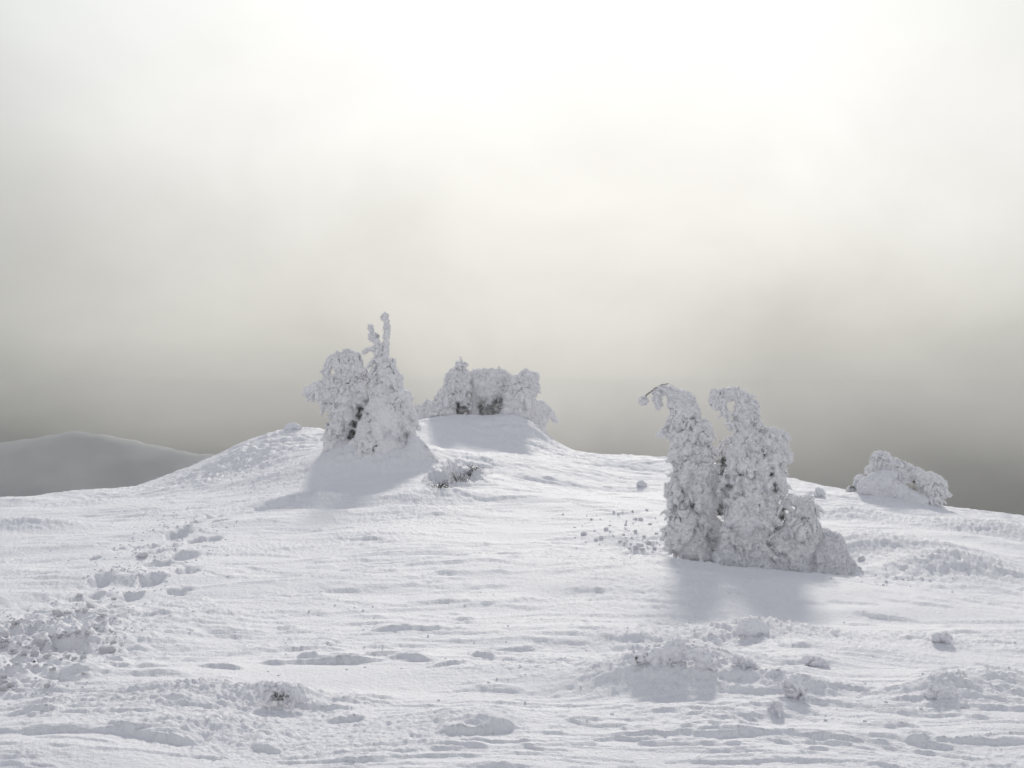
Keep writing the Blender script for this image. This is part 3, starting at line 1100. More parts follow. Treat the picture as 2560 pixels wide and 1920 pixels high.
    for tw in twigs:
        tube('twig', [(W(a[0], a[1]), a[2] * sc) for a in tw], M_TWIG, root)
    return root


def tube(name, pts, mat, parent=None, seg=6):
    P = np.array([p[0] for p in pts]); rr_ = [p[1] for p in pts]
    # resample with slight wobble
    n = max(8, len(pts) * 5)
    t = np.linspace(0, len(pts) - 1, n)
    C = np.stack([np.interp(t, np.arange(len(pts)), P[:, d]) for d in range(3)], -1)
    Rz = np.interp(t, np.arange(len(pts)), rr_)
    C += np.stack([noise2(t * 1.7, t * 0 + 3.3 + d, 200) * np.mean(rr_) * 0.8 for d in range(3)], -1)
    T = np.gradient(C, axis=0); T /= np.linalg.norm(T, axis=1)[:, None]
    up = np.array([0.1, 1, 0.05])
    A = np.cross(T, up); A /= np.linalg.norm(A, axis=1)[:, None]
    B = np.cross(T, A)
    ang = np.linspace(0, 2 * np.pi, seg, endpoint=False)
    V = (C[:, None, :] + Rz[:, None, None] * (np.cos(ang)[None, :, None] * A[:, None, :] + np.sin(ang)[None, :, None] * B[:, None, :])).reshape(-1, 3)
    f = []
    for i in range(n - 1):
        for j in range(seg):
            f.append((i * seg + j, i * seg + (j + 1) % seg, (i + 1) * seg + (j + 1) % seg, (i + 1) * seg + j))
    return mesh_obj(name, V, np.array(f), mat, parent)


C1 = (720, 760, 400 / 1327)
C2 = (1000, 880, 440 / 2028)
C3 = (1560, 920, 620 / 1773)
C4 = (2080, 1100, 340 / 2212)
C6 = (1480, 1520, 1080 / 2212)
C8 = (400, 1440, 1000 / 2212)

# ---- near left pair
frosted('rime_covered_tree', 'hunched rime-covered tree with an arched branch and stubby arm reaching left', 'tree', C1, 19.6,
        [(490, 460, 75), (420, 480, 72), (560, 480, 70), (365, 475, 40),
         (340, 650, 50), (290, 690, 55), (230, 700, 48), (180, 715, 34), (148, 725, 20), (195, 760, 24), (320, 740, 70), (300, 780, 55), (370, 800, 66), (350, 690, 50), (400, 740, 60),
         (480, 560, 84), (560, 570, 92), (440, 640, 50), (450, 700, 65), (540, 680, 100), (620, 640, 60), (650, 600, 40), (600, 720, 90), (660, 720, 60),
         (480, 780, 95), (590, 790, 70), (420, 880, 66), (470, 900, 95), (500, 980, 80), (430, 1000, 90), (400, 1090, 85), (345, 1150, 50), (400, 1170, 70),
         (335, 1010, 32), (470, 1090, 62), (330, 1100, 40), (320, 1180, 30),  (440, 1190, 80), (350, 1230, 60), (500, 1200, 90)],
        0.0125, dark=[(610, 880, 70, 60), (590, 960, 75, 60), (555, 1040, 75, 60), (520, 1100, 60, 50)], voids=[(605, 870, 30), (590, 925, 34), (560, 1000, 34), (535, 1065, 34), (515, 1105, 26), (340, 1000, 14)], holes=[(368, 560, 30)], seed=11,
        branches=[[(360, 465, 34), (333, 520, 27), (318, 570, 22), (330, 625, 30)], [(160, 725, 16), (175, 765, 12), (200, 790, 8)], [(300, 575, 10), (288, 560, 6)], [(470, 400, 16), (505, 380, 9)], [(420, 430, 16), (405, 402, 8)]], crack=0.62, spk=7000,
        tufts=[(600, 870, 30, -0.2), (580, 960, 30, -0.2), (540, 1080, 32, -0.4), (330, 1000, 18), (345, 1060, 18), (330, 1120, 20), (500, 1110, 22), (270, 730, 14), (580, 630, 12), (390, 1120, 14)])
frosted('rime_covered_tree', 'cone-shaped rime-covered tree topped by a bare frosted dead stem', 'tree', C1, 19.3,
        [(760, 470, 42), (840, 500, 52), (800, 560, 72), (860, 590, 70), (925, 605, 34), (820, 680, 95), (890, 700, 75), (760, 730, 60), (700, 735, 40),
         (900, 800, 110), (985, 800, 45), (780, 850, 125), (960, 890, 80), (1000, 880, 42), (820, 980, 170), (920, 1000, 118), (700, 1020, 110), (740, 1120, 180), (900, 1130, 150),
         (640, 1120, 80), (1000, 1010, 42), (780, 1220, 200), (940, 1220, 140), (620, 1220, 110), (1040, 1180, 60)],
        0.0125, seed=12, crack=0.40, spk=7000, lump=0.34,
        branches=[[(795, 470, 30), (808, 400, 24), (812, 330, 21), (818, 250, 20), (822, 190, 20), (815, 140, 19), (798, 104, 24), (815, 98, 18)],
                  [(770, 450, 26), (742, 420, 22), (745, 370, 20), (735, 315, 19), (715, 270, 22), (700, 262, 24), (688, 285, 16)],
                  [(705, 260, 12), (692, 215, 13), (685, 185, 14)], [(722, 268, 12), (748, 262, 11)], [(780, 330, 14), (765, 360, 18), (775, 400, 18)],
                  [(735, 372, 13), (690, 372, 12), (650, 382, 12), (624, 408, 8)], [(735, 455, 12), (695, 490, 9), (660, 530, 7)],
                  [(730, 500, 14), (705, 560, 16), (690, 590, 12)], [(740, 600, 12), (718, 650, 14), (712, 690, 18)]],
        tufts=[(965, 880, 20), (915, 1165, 22), (965, 1145, 16), (745, 265, 10)], smooth=0.045)

# ---- far left group
frosted('rime_covered_tree', 'pointed shaggy rime-covered tree at the left end of the far group', 'tree', C2, 23.6,
        [(700, 150, 42), (735, 150, 30), (690, 220, 70), (600, 230, 34), (650, 300, 92), (570, 290, 50), (620, 400, 112), (700, 400, 88), (560, 480, 100), (520, 560, 95), (640, 520, 100),
         (480, 640, 100), (440, 700, 80), (560, 680, 90), (440, 540, 46), (720, 520, 70), (600, 620, 90, 60), (720, 590, 50), (760, 240, 40), (760, 320, 50), (770, 420, 60)],
        0.0135, 
        fol_mat=M_HOLLOW, dark=[(700, 640, 80, 100), (740, 600, 60, 90), (660, 660, 60, 80)],
        voids=[(670, 600, 30), (690, 660, 46), (745, 650, 36)], seed=21, crack=0.62, spk=6000, tufts=[(665, 560, 18), (670, 620, 22), (740, 640, 24), (760, 590, 16), (540, 500, 16), (600, 600, 16), (660, 680, 18)])
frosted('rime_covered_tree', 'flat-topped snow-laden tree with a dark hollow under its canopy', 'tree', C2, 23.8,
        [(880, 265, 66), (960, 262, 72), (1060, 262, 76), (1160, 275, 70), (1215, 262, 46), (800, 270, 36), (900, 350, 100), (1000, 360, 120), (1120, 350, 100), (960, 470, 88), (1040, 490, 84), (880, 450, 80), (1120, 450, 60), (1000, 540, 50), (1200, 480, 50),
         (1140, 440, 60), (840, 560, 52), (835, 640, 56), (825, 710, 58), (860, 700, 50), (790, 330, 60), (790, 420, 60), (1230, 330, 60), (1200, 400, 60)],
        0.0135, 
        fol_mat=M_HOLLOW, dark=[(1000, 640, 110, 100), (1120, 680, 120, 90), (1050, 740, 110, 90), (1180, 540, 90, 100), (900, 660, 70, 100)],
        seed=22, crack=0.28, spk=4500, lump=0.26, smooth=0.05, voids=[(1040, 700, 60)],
        tufts=[(960, 580, 22), (1000, 565, 18), (1120, 730, 34, 0.5), (1060, 560, 16), (885, 500, 14), (930, 620, 18)])
frosted('rime_covered_tree', 'bulging snow-laden tree with a rounded head, third in the far group', 'tree', C2, 23.5,
        [(1450, 290, 80), (1530, 300, 66), (1565, 390, 46), (1570, 430, 30), (1480, 390, 105), (1380, 330, 66), (1310, 320, 50), (1330, 400, 88), (1400, 500, 125), (1490, 480, 78), (1270, 500, 76), (1250, 600, 68),
         (1350, 600, 115), (1440, 600, 70), (1230, 700, 66), (1330, 720, 120), (1260, 800, 90), (1400, 740, 80), (1400, 840, 110), (1480, 880, 110), (1320, 850, 100), (1220, 760, 60)],
        0.0135, seed=23, crack=0.42, spk=5500, lump=0.27, smooth=0.05, tufts=[(1345, 480, 22), (1190, 590, 14), (1355, 600, 16), (1360, 650, 18), (1290, 640, 12)])
frosted('snow_covered_shrub', 'smooth wing of snow curling over a bent shrub, right of the far group', 'shrub', C2, 24.0,
        [(1560, 610, 62), (1620, 640, 78), (1690, 680, 66), (1740, 725, 46), (1780, 775, 30), (1805, 808, 18), (1600, 730, 95), (1560, 800, 100), (1640, 780, 60), (1500, 700, 80), (1600, 880, 90), (1540, 900, 110)],
        0.0135, seed=24, crack=0.05, spk=1600, lump=0.15, smooth=0.06, ys=0.6, core=False, rough=0.6, fingers=0.4)
frosted('snow_covered_shrub', 'low frosted shrub in the gap between the near and far groups', 'shrub', C2, 24.0,
        [(330, 590, 42), (300, 640, 58), (200, 650, 40), (180, 720, 56), (260, 720, 66), (160, 770, 38), (370, 660, 56), (400, 620, 40), (340, 720, 60)],
        0.0125, seed=25, crack=0.75, spk=1600, tufts=[(240, 660, 14), (340, 680, 14), (170, 760, 20), (220, 740, 14)])

frosted('snow_drift', 'smooth drift sloping down from the right end of the far group', 'snow drift', C2, 23.3,
        [(1400, 850, 90), (1480, 900, 105), (1560, 960, 105), (1640, 1010, 90), (1720, 1060, 70), (1500, 1000, 130), (1350, 900, 110), (1800, 1110, 60), (1640, 1090, 90), (1250, 920, 90)],
        0.0135, seed=26, crack=0.0, spk=900, lump=0.12, nl=3, smooth=0.10, core=False, rough=0.5, fingers=0, mat=M_DRIFT)
frosted('snow_drift', 'smooth drift banked round the foot of the cone-shaped tree', 'snow drift', C1, 19.05,
        [(1040, 1130, 50), (1080, 1190, 65), (1120, 1250, 65), (1170, 1300, 55), (1040, 1260, 100), (940, 1300, 110), (800, 1320, 110), (660, 1310, 90), (520, 1290, 70), (420, 1290, 50), (1210, 1340, 40), (1080, 1330, 90)],
        0.0125, seed=16, crack=0.0, spk=900, lump=0.12, nl=3, smooth=0.10, core=False, rough=0.5, fingers=0, mat=M_DRIFT)

# ---- tall pair on the right
frosted('rime_covered_tree', 'tall leaning rime-covered tree whose tip bends left into a bare twig', 'tree', C3, 12.75,
        [(285, 150, 20), (320, 162, 28), (350, 190, 38), (400, 195, 42), (360, 240, 46), (450, 225, 36), (475, 210, 20), (400, 290, 62), (470, 290, 56), (410, 340, 56), (500, 330, 42), (370, 390, 46), (340, 395, 26),
         (430, 420, 66), (500, 410, 60), (575, 400, 34), (600, 440, 28), (300, 462, 22), (272, 472, 13), (335, 450, 26), (420, 480, 58), (500, 500, 76), (560, 510, 66), (400, 560, 44),
         (430, 620, 76), (370, 600, 40), (350, 640, 28), (525, 610, 82), (590, 600, 36), (480, 700, 96), (405, 700, 50), (560, 735, 90), (610, 720, 40),
         (440, 800, 92), (362, 780, 26), (530, 840, 100), (640, 830, 56), (670, 890, 36), (630, 900, 56), (410, 870, 54), (322, 860, 26), (312, 905, 22), (350, 930, 30), (460, 940, 100), (590, 970, 100), (385, 1010, 56),
         (335, 1030, 30), (370, 1100, 48), (450, 1080, 105), (560, 1090, 110), (330, 1150, 30), (300, 1170, 18), (400, 1180, 66), (510, 1200, 105), (630, 1170, 80), (420, 1260, 70), (520, 1290, 90), (350, 1220, 40), (400, 1260, 66), (470, 1290, 76), (560, 1310, 84), (640, 1290, 84), (340, 1275, 36), (700, 1330, 80)],
        0.0095, holes=[(378, 853, 15), (346, 886, 12), (418, 385, 10)], voids=[(735, 780, 28), (745, 850, 34), (728, 910, 29), (700, 990, 25), (706, 1050, 22)], dark=[(735, 790, 60, 60), (735, 860, 60, 60), (715, 930, 50, 50), (700, 1010, 50, 50)], seed=31, crack=0.68, spk=12000, lump=0.42,
        branches=[[(262, 135, 7), (240, 175, 18), (236, 220, 24), (250, 258, 20), (252, 275, 10)], [(140, 235, 24), (142, 232, 22)]],
        twigs=[[(140, 225, 4), (165, 190, 6), (210, 155, 6), (265, 125, 5), (320, 110, 3)]],
        tufts=[(480, 390, 24), (430, 500, 16), (500, 550, 24), (400, 940, 22), (370, 1080, 24), (330, 1150, 26), (300, 1170, 16), (610, 890, 18), (525, 1110, 18), (545, 440, 14), (350, 370, 14), (390, 960, 18), (510, 640, 12), (370, 700, 12), (580, 780, 12)])
frosted('rime_covered_tree', 'tall rime-covered tree with a hooked tip and a bulky right shoulder', 'tree', C3, 12.5,
        [(700, 182, 32), (665, 192, 26), (650, 225, 24), (636, 245, 16), (690, 230, 28), (712, 270, 20), (722, 300, 18), (732, 318, 14), (745, 175, 32), (790, 185, 40), (840, 205, 42), (880, 240, 42), (850, 260, 44), (905, 300, 56),
         (848, 320, 50), (895, 370, 72), (840, 390, 42), (790, 328, 16), (772, 398, 16), (870, 440, 74), (925, 420, 46), (850, 500, 68), (900, 520, 88), (1010, 480, 46), (1060, 475, 46), (1120, 488, 38), (1000, 550, 78),
         (1090, 550, 58), (1140, 600, 50), (1165, 645, 34), (1060, 640, 78), (960, 640, 88), (835, 590, 68), (800, 680, 56), (860, 720, 98), (960, 740, 98), (1060, 720, 66), (1115, 770, 38), (1120, 830, 36), (1110, 885, 32),
         (1010, 820, 66), (900, 850, 110), (800, 840, 66), (785, 940, 72), (900, 980, 118), (1040, 920, 56), (1040, 1000, 56), (765, 1040, 56), (860, 1110, 118), (1000, 1090, 88), (1060, 1090, 46), (760, 1170, 66), (860, 1220, 100),
         (960, 1200, 96), (840, 1290, 52), (780, 1260, 60), (1030, 1170, 60), (940, 1300, 90), (1070, 860, 60, 60)],
        0.0095, voids=[(1045, 760, 22), (1070, 830, 20), (1080, 880, 16), (735, 780, 28), (745, 850, 34), (728, 910, 29), (700, 990, 25), (706, 1050, 22)], holes=[(752, 264, 26), (748, 290, 20)], seed=36, crack=0.48, spk=12000, lump=0.42,
        tufts=[(1040, 770, 20), (1060, 830, 18), (1020, 560, 12), (880, 580, 10), (800, 1240, 14), (790, 1290, 14), (1010, 1225, 14), (1000, 590, 12), (860, 430, 10)])
# dark, less frosted growth in the cleft between the two
frosted('frosted_bough', 'olive frosted bough showing in the cleft between the two tall trees', 'branch', C3, 12.95,
        [(735, 560, 40), (715, 590, 30), (755, 530, 24), (770, 560, 22), (695, 725, 30), (690, 750, 26)],
        0.0095, seed=33, crack=1.1, spk=900, fol_in=0.004, mat=None, rough=1.2, dark=[(715, 760, 40, 20), (720, 900, 42, 10), (690, 960, 34, 10), (680, 1040, 30, 10), (715, 1090, 26, 10), (770, 840, 30, 10), (760, 560, 40, 30), (705, 700, 50, 50), (725, 790, 60, 50), (740, 860, 45, 30), (715, 930, 48, 40), (700, 1000, 45, 40), (700, 1060, 40, 30), (745, 640, 30, 20)],
        tufts=[(735, 560, 30, -1.2), (765, 545, 20, -1.2), (700, 680, 28, -1.2), (715, 780, 40, -1.2), (745, 855, 36, -1.3), (720, 920, 30, -1.4), (700, 990, 28, -1.5), (705, 1060, 26, -1.5), (690, 1030, 24, -1.5), (740, 880, 30, -1.4)],
        twigs=[[(715, 620, 3), (718, 640, 3), (712, 662, 3)], [(680, 526, 1.6), (735, 524, 2), (770, 500, 3)]])
frosted('rime_covered_tree', 'short rime-covered tree leaning on the right side of the tall pair', 'tree', C3, 12.45,
        [(1200, 945, 36), (1150, 975, 30), (1280, 960, 42), (1320, 962, 34), (1350, 1010, 40), (1310, 1030, 62), (1250, 1060, 56), (1210, 1090, 60), (1180, 1160, 70), (1280, 1160, 88), (1330, 1120, 52),
         (1335, 1220, 74), (1240, 1250, 95), (1120, 1240, 70), (1180, 1320, 90), (1300, 1310, 80), (1130, 1040, 40, 60)],
        0.0095, seed=34, crack=0.45, spk=4500, lump=0.40, tufts=[(1140, 1010, 18, 0), (1130, 1070, 16, 0), (1245, 1080, 14), (1215, 1310, 18), (1320, 1240, 12), (1330, 945, 10)])
frosted('snow_drift', 'brushed drift of snow heaped round the foot of the tall pair', 'snow drift', C3, 12.5,
        [(1450, 1230, 74), (1500, 1260, 74), (1520, 1340, 74), (1430, 1330, 110), (1310, 1390, 120), (1200, 1400, 110), (1560, 1400, 44), (1480, 1430, 90), (1380, 1460, 100), (1250, 1460, 100), (1100, 1430, 110),
         (960, 1410, 115), (820, 1370, 110), (720, 1350, 80), (1560, 1460, 60), (1610, 1440, 55), (1660, 1475, 40), (1540, 1400, 60), (760, 1330, 80), (1090, 1300, 70), (1160, 1330, 80), (960, 1330, 80)],
        0.0095, seed=35, crack=0.15, spk=9000, lump=0.28, nl=8, smooth=0.07, core=False, rough=0.9, fingers=0, mat=M_DRIFT)

# ---- far right clump
frosted('snow_covered_shrub', 'knobbly rime-covered shrub peaking above the right-hand ridge', 'shrub', C4, 20.0,
        [(720, 250, 66), (800, 265, 84), (880, 285, 66), (670, 330, 46), (660, 450, 76), (600, 500, 50), (800, 420, 115), (950, 380, 90), (1050, 370, 72), (1150, 420, 60), (1100, 500, 110), (950, 520, 110), (1270, 440, 50), (1255, 415, 28),
         (1370, 510, 60), (1300, 560, 88), (1200, 600, 105), (1440, 540, 56), (420, 640, 44), (470, 620, 56), (380, 720, 36), (300, 790, 28), (350, 800, 38), (270, 810, 20)],
        0.0105, seed=41, crack=0.55, spk=3500, lump=0.38, tufts=[(340, 770, 30), (390, 790, 26), (1170, 580, 30), (960, 360, 16), (300, 780, 20)])
frosted('snow_drift', 'smooth wave-shaped drift in front of the ridge shrubs, far right', 'snow drift', C4, 19.7,
        [(850, 560, 72), (950, 555, 66), (1010, 560, 46), (700, 620, 95), (850, 700, 160), (600, 700, 110), (510, 720, 80), (700, 820, 150), (1000, 790, 150), (530, 820, 100), (1130, 850, 130), (900, 900, 150), (1300, 930, 120),
         (1080, 980, 140), (1450, 1000, 120), (1280, 1060, 120), (720, 930, 110)],
        0.0105, seed=42, crack=0.0, spk=1500, lump=0.16, nl=5, smooth=0.09, core=False, rough=0.65, fingers=0, mat=M_DRIFT)
frosted('snow_covered_shrub', 'round-headed rime-covered shrub at the right end of the ridge clump', 'shrub', C4, 19.8,
        [(1600, 620, 95), (1500, 620, 95), (1420, 620, 70), (1700, 680, 105), (1780, 745, 86), (1805, 800, 74), (1700, 820, 125), (1560, 780, 115), (1450, 690, 90), (1560, 900, 90), (1700, 950, 105), (1690, 1050, 105),
         (1730, 1130, 90), (1600, 1000, 110), (1560, 1080, 110), (1800, 1180, 60)],
        0.0105, seed=43, crack=0.38, spk=3000, lump=0.36, tufts=[(1330, 680, 18), (1330, 800, 26), (1370, 850, 22), (1450, 890, 16), (1490, 930, 14)])


# ---- small frosted clumps poking through the foreground
def clump(label, tf, circles, py_foot, h=0.006, seed=1, crack=0.22, tufts=(), name='frosted_shrub', cat='shrub', **kw):
    u0 = sum(c[0] for c in circles) / len(circles)
    px = tf[0] + u0 * tf[2]
    D = hit(px, py_foot)[1]
    kw.setdefault('core', bool(tufts))
    return frosted(name, label, cat, tf, D, circles, h, seed=seed, crack=crack, spk=260, nl=8, smooth=0.012, rough=0.45, droop=0.0, fingers=0.6, lump=0.5, tufts=tufts, fol_in=0.018, mat=M_CHUNK, group=kw.pop('group', None), **kw)


clump('frosted shrub crowning the big foreground hummock', C6,
      [(430, 190, 28), (400, 215, 34), (450, 220, 30), (340, 240, 34), (380, 255, 36), (290, 255, 24), (250, 262, 18), (430, 250, 30), (330, 275, 30), (220, 275, 16)],
      1655, seed=51, tufts=[(275, 255, 12), (455, 215, 10), (230, 262, 8)])
clump('small frosted tuft on the right shoulder of the big hummock', C6,
      [(540, 240, 30), (580, 258, 28), (600, 290, 20), (560, 285, 30), (500, 240, 22), (620, 310, 16)], 1668, seed=52, tufts=[(598, 292, 7)])
clump('flat frosted tuft trailing off the right end of the big hummock', C6, [(760, 268, 16), (790, 280, 20), (815, 295, 14), (735, 262, 10)], 1668, seed=53)
clump('upright frosted sprig with a notched top beside the big hummock', C6,
      [(1045, 375, 26), (1040, 400, 34), (1005, 378, 14), (1060, 420, 34), (1020, 425, 36), (970, 400, 14), (1050, 450, 34), (1000, 405, 22)], 1742, seed=54, crack=0.3)
clump('tiny round frosted sprig just below the notched sprig', C6, [(945, 505, 20), (950, 520, 22), (935, 525, 18)], 1780, seed=55, crack=0.2)
clump('frosted hummock top behind the big hummock, near the tall trees', C6,
      [(820, 85, 34), (790, 95, 34), (850, 100, 34), (880, 115, 24), (820, 115, 40)], 1582, seed=56, crack=0.15)
clump('dome-shaped frosted shrub near the lower right corner', C6,
      [(1750, 415, 26), (1790, 425, 34), (1830, 440, 30), (1780, 450, 36), (1745, 445, 28), (1860, 455, 20)], 1745, seed=57, tufts=[(1805, 438, 7)])
clump('small dark-tipped frosted tuft left of a long ripple at the right edge', C6, [(1765, 152, 18), (1795, 155, 20), (1820, 162, 14), (1820, 150, 9)], 1606, seed=58, tufts=[(1800, 150, 8)])
clump('low frosted tuft between the two hummocks on the right', C6, [(1110, 268, 16), (1135, 275, 22), (1165, 282, 18), (1195, 288, 12)], 1665, seed=59)
clump('frosted shrub with dark gaps alone in the left foreground', C8,
      [(575, 625, 26), (600, 612, 24), (640, 618, 26), (610, 650, 30), (700, 622, 28), (735, 640, 34), (700, 655, 30), (760, 665, 26), (665, 640, 20), (790, 678, 18), (650, 668, 16)],
      1760, seed=60, crack=0.5, dark=[(645, 650, 20, 0), (695, 655, 20, 0)], tufts=[(640, 652, 16, -1.2), (690, 655, 14, -1.2), (705, 640, 9, -1.2), (620, 660, 10, -1.2)])
CF = (0, 0, 1.0)
clump('little frosted tuft on the skyline left of the hunched tree', CF, [(722, 1068, 8), (733, 1066, 9), (744, 1068, 7), (728, 1073, 9), (740, 1074, 7)], 1074, h=0.012, seed=61)
clump('little frosted tuft on the slope left of the tall pair', CF, [(1597, 1211, 6), (1604, 1209, 7), (1611, 1213, 6)], 1216, h=0.010, seed=62)
clump('little frosted tuft behind the short leaning tree', CF, [(2046, 1228, 8), (2053, 1232, 9), (2042, 1236, 8)], 1240, h=0.010, seed=63)

# ------------------------------------------------------------------ twigs in the pit
for k, (u, v, w, lab) in enumerate(((1450, 560, 110, 'dark spiky twigs in the upper right of the open pit below the mound'),
                                    (1040, 830, 120, 'dark needles deep in the middle of the open pit'),
                                    (570, 1000, 90, 'dark needles in the lower left corner of the open pit'))):
    px, py = ch(u, v)
    x, y, z = hit(px, py)
    r = thing('exposed_twigs', lab, 'twigs', (x, y, z))
    needle_tufts([((x, y + 0.02, z - 0.03), 0.12), ((x + 0.07, y + 0.03, z - 0.01), 0.08), ((x - 0.07, y + 0.03, z - 0.05), 0.08)], 50, 0.085, 300 + k, M_NEEDLE, r, thick=0.004)
    for q in range(4):
        dx, dz_ = random.uniform(-.12, .12), random.uniform(0.02, .1)
        tube('twig', [((x, y, z - 0.05), 0.006), ((x + dx * .5, y - 0.03, z + dz_ * .6), 0.004), ((x + dx, y - 0.04, z + dz_), 0.002)], M_NEEDLE, r)


# ------------------------------------------------------------------ lumps of snow
def lump_mesh(seed, flat=0.7, detail=4, blocky=0.0):
    import bmesh
    bm = bmesh.new()
    bmesh.ops.create_icosphere(bm, subdivisions=detail, radius=1.0)
    P = np.array([v.co[:] for v in bm.verts])
    if blocky:
        s = np.abs(P) ** 1
        pn = (s ** 4).sum(1) ** 0.25
        P = P * (1 - blocky) + P / pn[:, None] * blocky * 0.85
    P = P * (1 + 0.28 * noise3(P * 1.3 + seed * 3.1, seed) + 0.12 * noise3(P * 3.3 + seed, seed + 1) + 0.05 * noise3(P * 8, seed + 2))[:, None]
    P[:, 2] *= flat
    F = np.array([[v.index for v in f.verts] for f in bm.faces])
    bm.free()
    return P, F


LUMPS = []
for s in range(6):
    P, F = lump_mesh(400 + s, flat=(0.8, 0.6, 0.9, 0.7, 0.5, 0.75)[s], detail=3, blocky=(0, 0.6, 0, 0.8, 0.5, 0.2)[s])
    o = mesh_obj('snow_lump', P, F, M_CHUNK)
    LUMPS.append(o.data)
    bpy.data.objects.remove(o)


def lump_at(px, py, rpx, label, group=None, kind=None, sink=0.35, name='snow_lump', mat=None, rot=None, sc3=(1, 1, 1)):
    x, y, z = hit(px, py + rpx * 0.5)
    r = rpx / FOC * y
    k = random.randrange(6) if kind is None else kind
    o = bpy.data.objects.new(name, LUMPS[k])
    COL.objects.link(o)
    o.location = (x, y, z + r * (0.6 - sink))
    o.scale = (r * sc3[0], r * sc3[1], r * sc3[2])
    o.rotation_euler = rot if rot else (random.uniform(-.3, .3), random.uniform(-.3, .3), random.uniform(0, 6))
    tag(o, label, 'snow lump', group)
    return o


def cb(u, v): return (1400 + u * 0.1356, 1240 + v * 0.1356)
def ce(u, v): return (u * 0.1688, 1480 + v * 0.1688)


lump_at(*cb(440, 695), 7.5, 'isolated round snowball on the slope left of the tall pair', kind=0)
lump_at(2000 + 605 * 0.2532, 1280 + 465 * 0.2532, 9.5, 'round white snowball right of the drift at the tall pair', kind=0)
lump_at(*ce(1585, 835), 20, 'large angular block of snow right of the churned holes', kind=1, rot=(0.1, -0.15, 0.6), sc3=(1.05, 0.9, 0.95))
lump_at(*ce(1370, 195), 16, 'flat slab of crust tilted up at the upper end of the churned snow', kind=4, rot=(0.3, 0.55, 0.4), sc3=(1.2, 0.8, 0.55))
lump_at(*ce(570, 760), 19, 'upright block of snow standing between the two deepest holes', kind=3, rot=(0.3, 0.2, 0.3), sc3=(0.9, 0.7, 1.3))
lump_at(*ce(700, 955), 11, 'pale wedge of crust at the foot of the upright block', kind=4)
lump_at(*ce(1520, 365), 12, 'thin half-buried crust plate near the start of a long ripple', kind=4, rot=(0.2, 0.1, 1.2), sc3=(1.2, 0.9, 0.5))
lump_at(*c5(1290, 318), 12, 'smooth rounded snow lump beside the upper footprints', kind=0, sc3=(1.3, 1, 0.8))
ORD = ['leftmost', 'second from the left', 'third from the left', 'fourth from the left', 'fifth from the left', 'sixth from the left',
       'seventh from the left', 'eighth from the left', 'ninth from the left', 'tenth from the left']


def lump_row(tf, phrase, noun, group, items, k=1.0):
    """lumps of one patch, labelled by their order from the left"""
    items = sorted(items)
    for n, (u, v, r) in enumerate(items):
        o_ = ORD[n] if n < len(items) - 1 or n == 0 else 'rightmost'
        lump_at(*tf(u, v), r * k, '%s %s, %s' % (noun, phrase, o_), group)


G1 = 'snowballs rolled out on the slope beside the tall pair'
lump_row(cb, 'high on the slope left of the tall pair', 'tiny snowball', G1,
         [(55, 345, 3), (580, 430, 3), (990, 320, 3), (1080, 340, 3.5), (1340, 300, 3.5), (1600, 260, 4)])
lump_row(cb, 'midway up the slope left of the tall pair', 'snowball', G1,
         [(270, 575, 3), (850, 605, 6), (920, 540, 3.5), (1210, 540, 4), (1400, 430, 4), (1490, 430, 6), (1660, 510, 6)])
lump_row(cb, 'just above the lip left of the tall pair', 'small snowball', G1,
         [(660, 810, 5), (760, 775, 5), (1110, 840, 6), (1170, 720, 4), (1390, 650, 5), (1550, 760, 5), (1780, 680, 5), (1880, 790, 5)])
lump_row(cb, 'against the lip left of the tall pair', 'rounded snow lump', G1,
         [(1280, 960, 5), (1400, 980, 7), (1490, 905, 7), (1520, 990, 6), (1630, 880, 6), (1740, 950, 5)])
G2 = 'broken lumps of crust round the churned holes'
lump_row(ce, 'between the upper hole and the left edge', 'broken crust lump', G2,
         [(60, 640, 16), (110, 740, 10), (30, 760, 9), (200, 540, 8), (270, 600, 7)], 0.85)
lump_row(ce, 'on the near rim of the upper hole', 'small crust lump', G2,
         [(290, 790, 8), (420, 720, 5), (400, 800, 8), (190, 860, 10), (30, 870, 9), (360, 900, 10), (240, 880, 8), (520, 920, 12)], 0.85)
lump_row(ce, 'in the rubble behind the right-hand hole', 'crumbly snow lump', G2,
         [(880, 660, 9), (1000, 660, 8), (960, 610, 6), (760, 690, 8), (1150, 690, 9), (1300, 650, 9), (1420, 550, 7), (1500, 570, 8), (1650, 570, 7), (1680, 740, 8)], 0.85)
lump_row(ce, 'in front of the right-hand hole', 'rounded crust lump', G2,
         [(1100, 985, 9), (1230, 960, 9), (1010, 940, 8), (900, 1000, 6), (800, 1140, 6), (750, 1180, 5), (1240, 1210, 6), (700, 1400, 9)], 0.85)
lump_row(ce, 'beside the lowest hole at the left edge', 'chunky snow lump', G2,
         [(50, 1250, 11), (60, 1320, 11), (50, 1420, 13), (140, 1390, 11)], 0.85)
lump_row(ce, 'at the upper edge of the churned snow', 'thrown-up crust lump', G2,
         [(850, 300, 14), (1000, 290, 12), (1260, 290, 10), (1150, 270, 9), (1180, 60, 8), (1690, 90, 8)], 0.85)
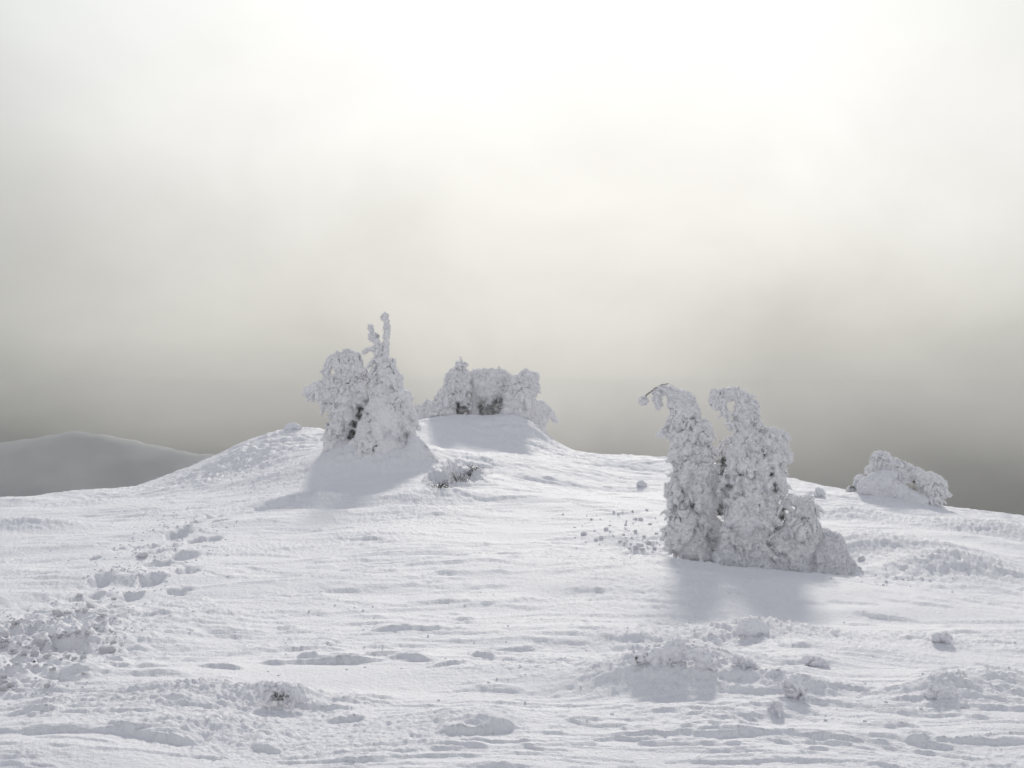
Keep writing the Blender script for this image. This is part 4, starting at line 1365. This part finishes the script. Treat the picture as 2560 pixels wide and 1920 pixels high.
# crumbs: too many and too small to count
vs, fs, nb = [], [], 0
P0, F0 = lump_mesh(450, 0.7, 1)
zones = [(60, 1600, 150, 70, 260), (230, 1560, 140, 60, 220), (330, 1450, 120, 50, 160), (400, 1380, 120, 40, 130), (450, 1320, 110, 30, 90), (640, 1210, 90, 30, 70), (60, 1720, 120, 50, 110),
         (1590, 1360, 90, 28, 70), (1560, 1320, 110, 40, 25), (2230, 1450, 120, 20, 40), (1150, 1180, 70, 25, 80), (600, 1160, 120, 30, 150), (1700, 1640, 120, 30, 70), (1000, 1600, 500, 120, 50), (1800, 1700, 500, 130, 60)]
for zx, zy, wx, wy, n in zones:
    for _ in range(n):
        px, py = zx + random.gauss(0, wx * 0.6), zy + random.gauss(0, wy * 0.6)
        if px < -20 or py > 1925 or py < 1090:
            continue
        x, y, z = hit(px, py)
        s = random.uniform(0.003, 0.009) * (1 + y * 0.03)
        vs.append(P0 * s * np.array([random.uniform(.8, 1.4), 1, random.uniform(.6, 1)]) + np.array([x, y, z + s * 0.35]))
        fs.append(F0 + nb); nb += len(P0)
cr_ = mesh_obj('snow_crumbs', np.concatenate(vs), np.concatenate(fs), M_CHUNK)
tag(cr_, 'loose crumbs of snow strewn along the trail and hummocks', None, None, 'stuff')
# dark bits on the snow
for u, v, lab in ((508, 1035, 'dark bark flake on the lip of the lower churned hole'), (1020, 693, 'thin dark bark sliver above the right-hand hole')):
    o = lump_at(*ce(u, v), 3.2, lab, kind=4, name='bark_flake')
    o.data = o.data.copy(); o.data.materials[0] = M_CHIP
    o.scale[2] *= 0.5
    o['category'] = 'bark flake'

# ------------------------------------------------------------------ haze
def haze_box():
    lo, hi = np.array([-760, -760, -150.0]), np.array([760, 760, 3.4])
    v = [(x, y, z) for x in (lo[0], hi[0]) for y in (lo[1], hi[1]) for z in (lo[2], hi[2])]
    f = [(0, 1, 3, 2), (4, 6, 7, 5), (0, 4, 5, 1), (2, 3, 7, 6), (0, 2, 6, 4), (1, 5, 7, 3)]
    m = bpy.data.materials.new('haze_air')
    m.use_nodes = True
    nt = m.node_tree
    nt.nodes.clear()
    out = nd(nt, 'ShaderNodeOutputMaterial')
    vol = nd(nt, 'ShaderNodeVolumePrincipled')
    vol.inputs['Color'].default_value = HAZE_COL
    vol.inputs['Density'].default_value = HAZE_D
    vol.inputs['Anisotropy'].default_value = 0.2
    nt.links.new(vol.outputs[0], out.inputs['Volume'])
    o = mesh_obj('haze', np.array(v), np.array(f), m, smooth=False)
    tag(o, 'grey mountain fog filling the valley behind the ridge', None, None, 'stuff')


HAZE_D = 0.0003
HAZE_COL = (0.78, 0.78, 0.78, 1)
haze_box()
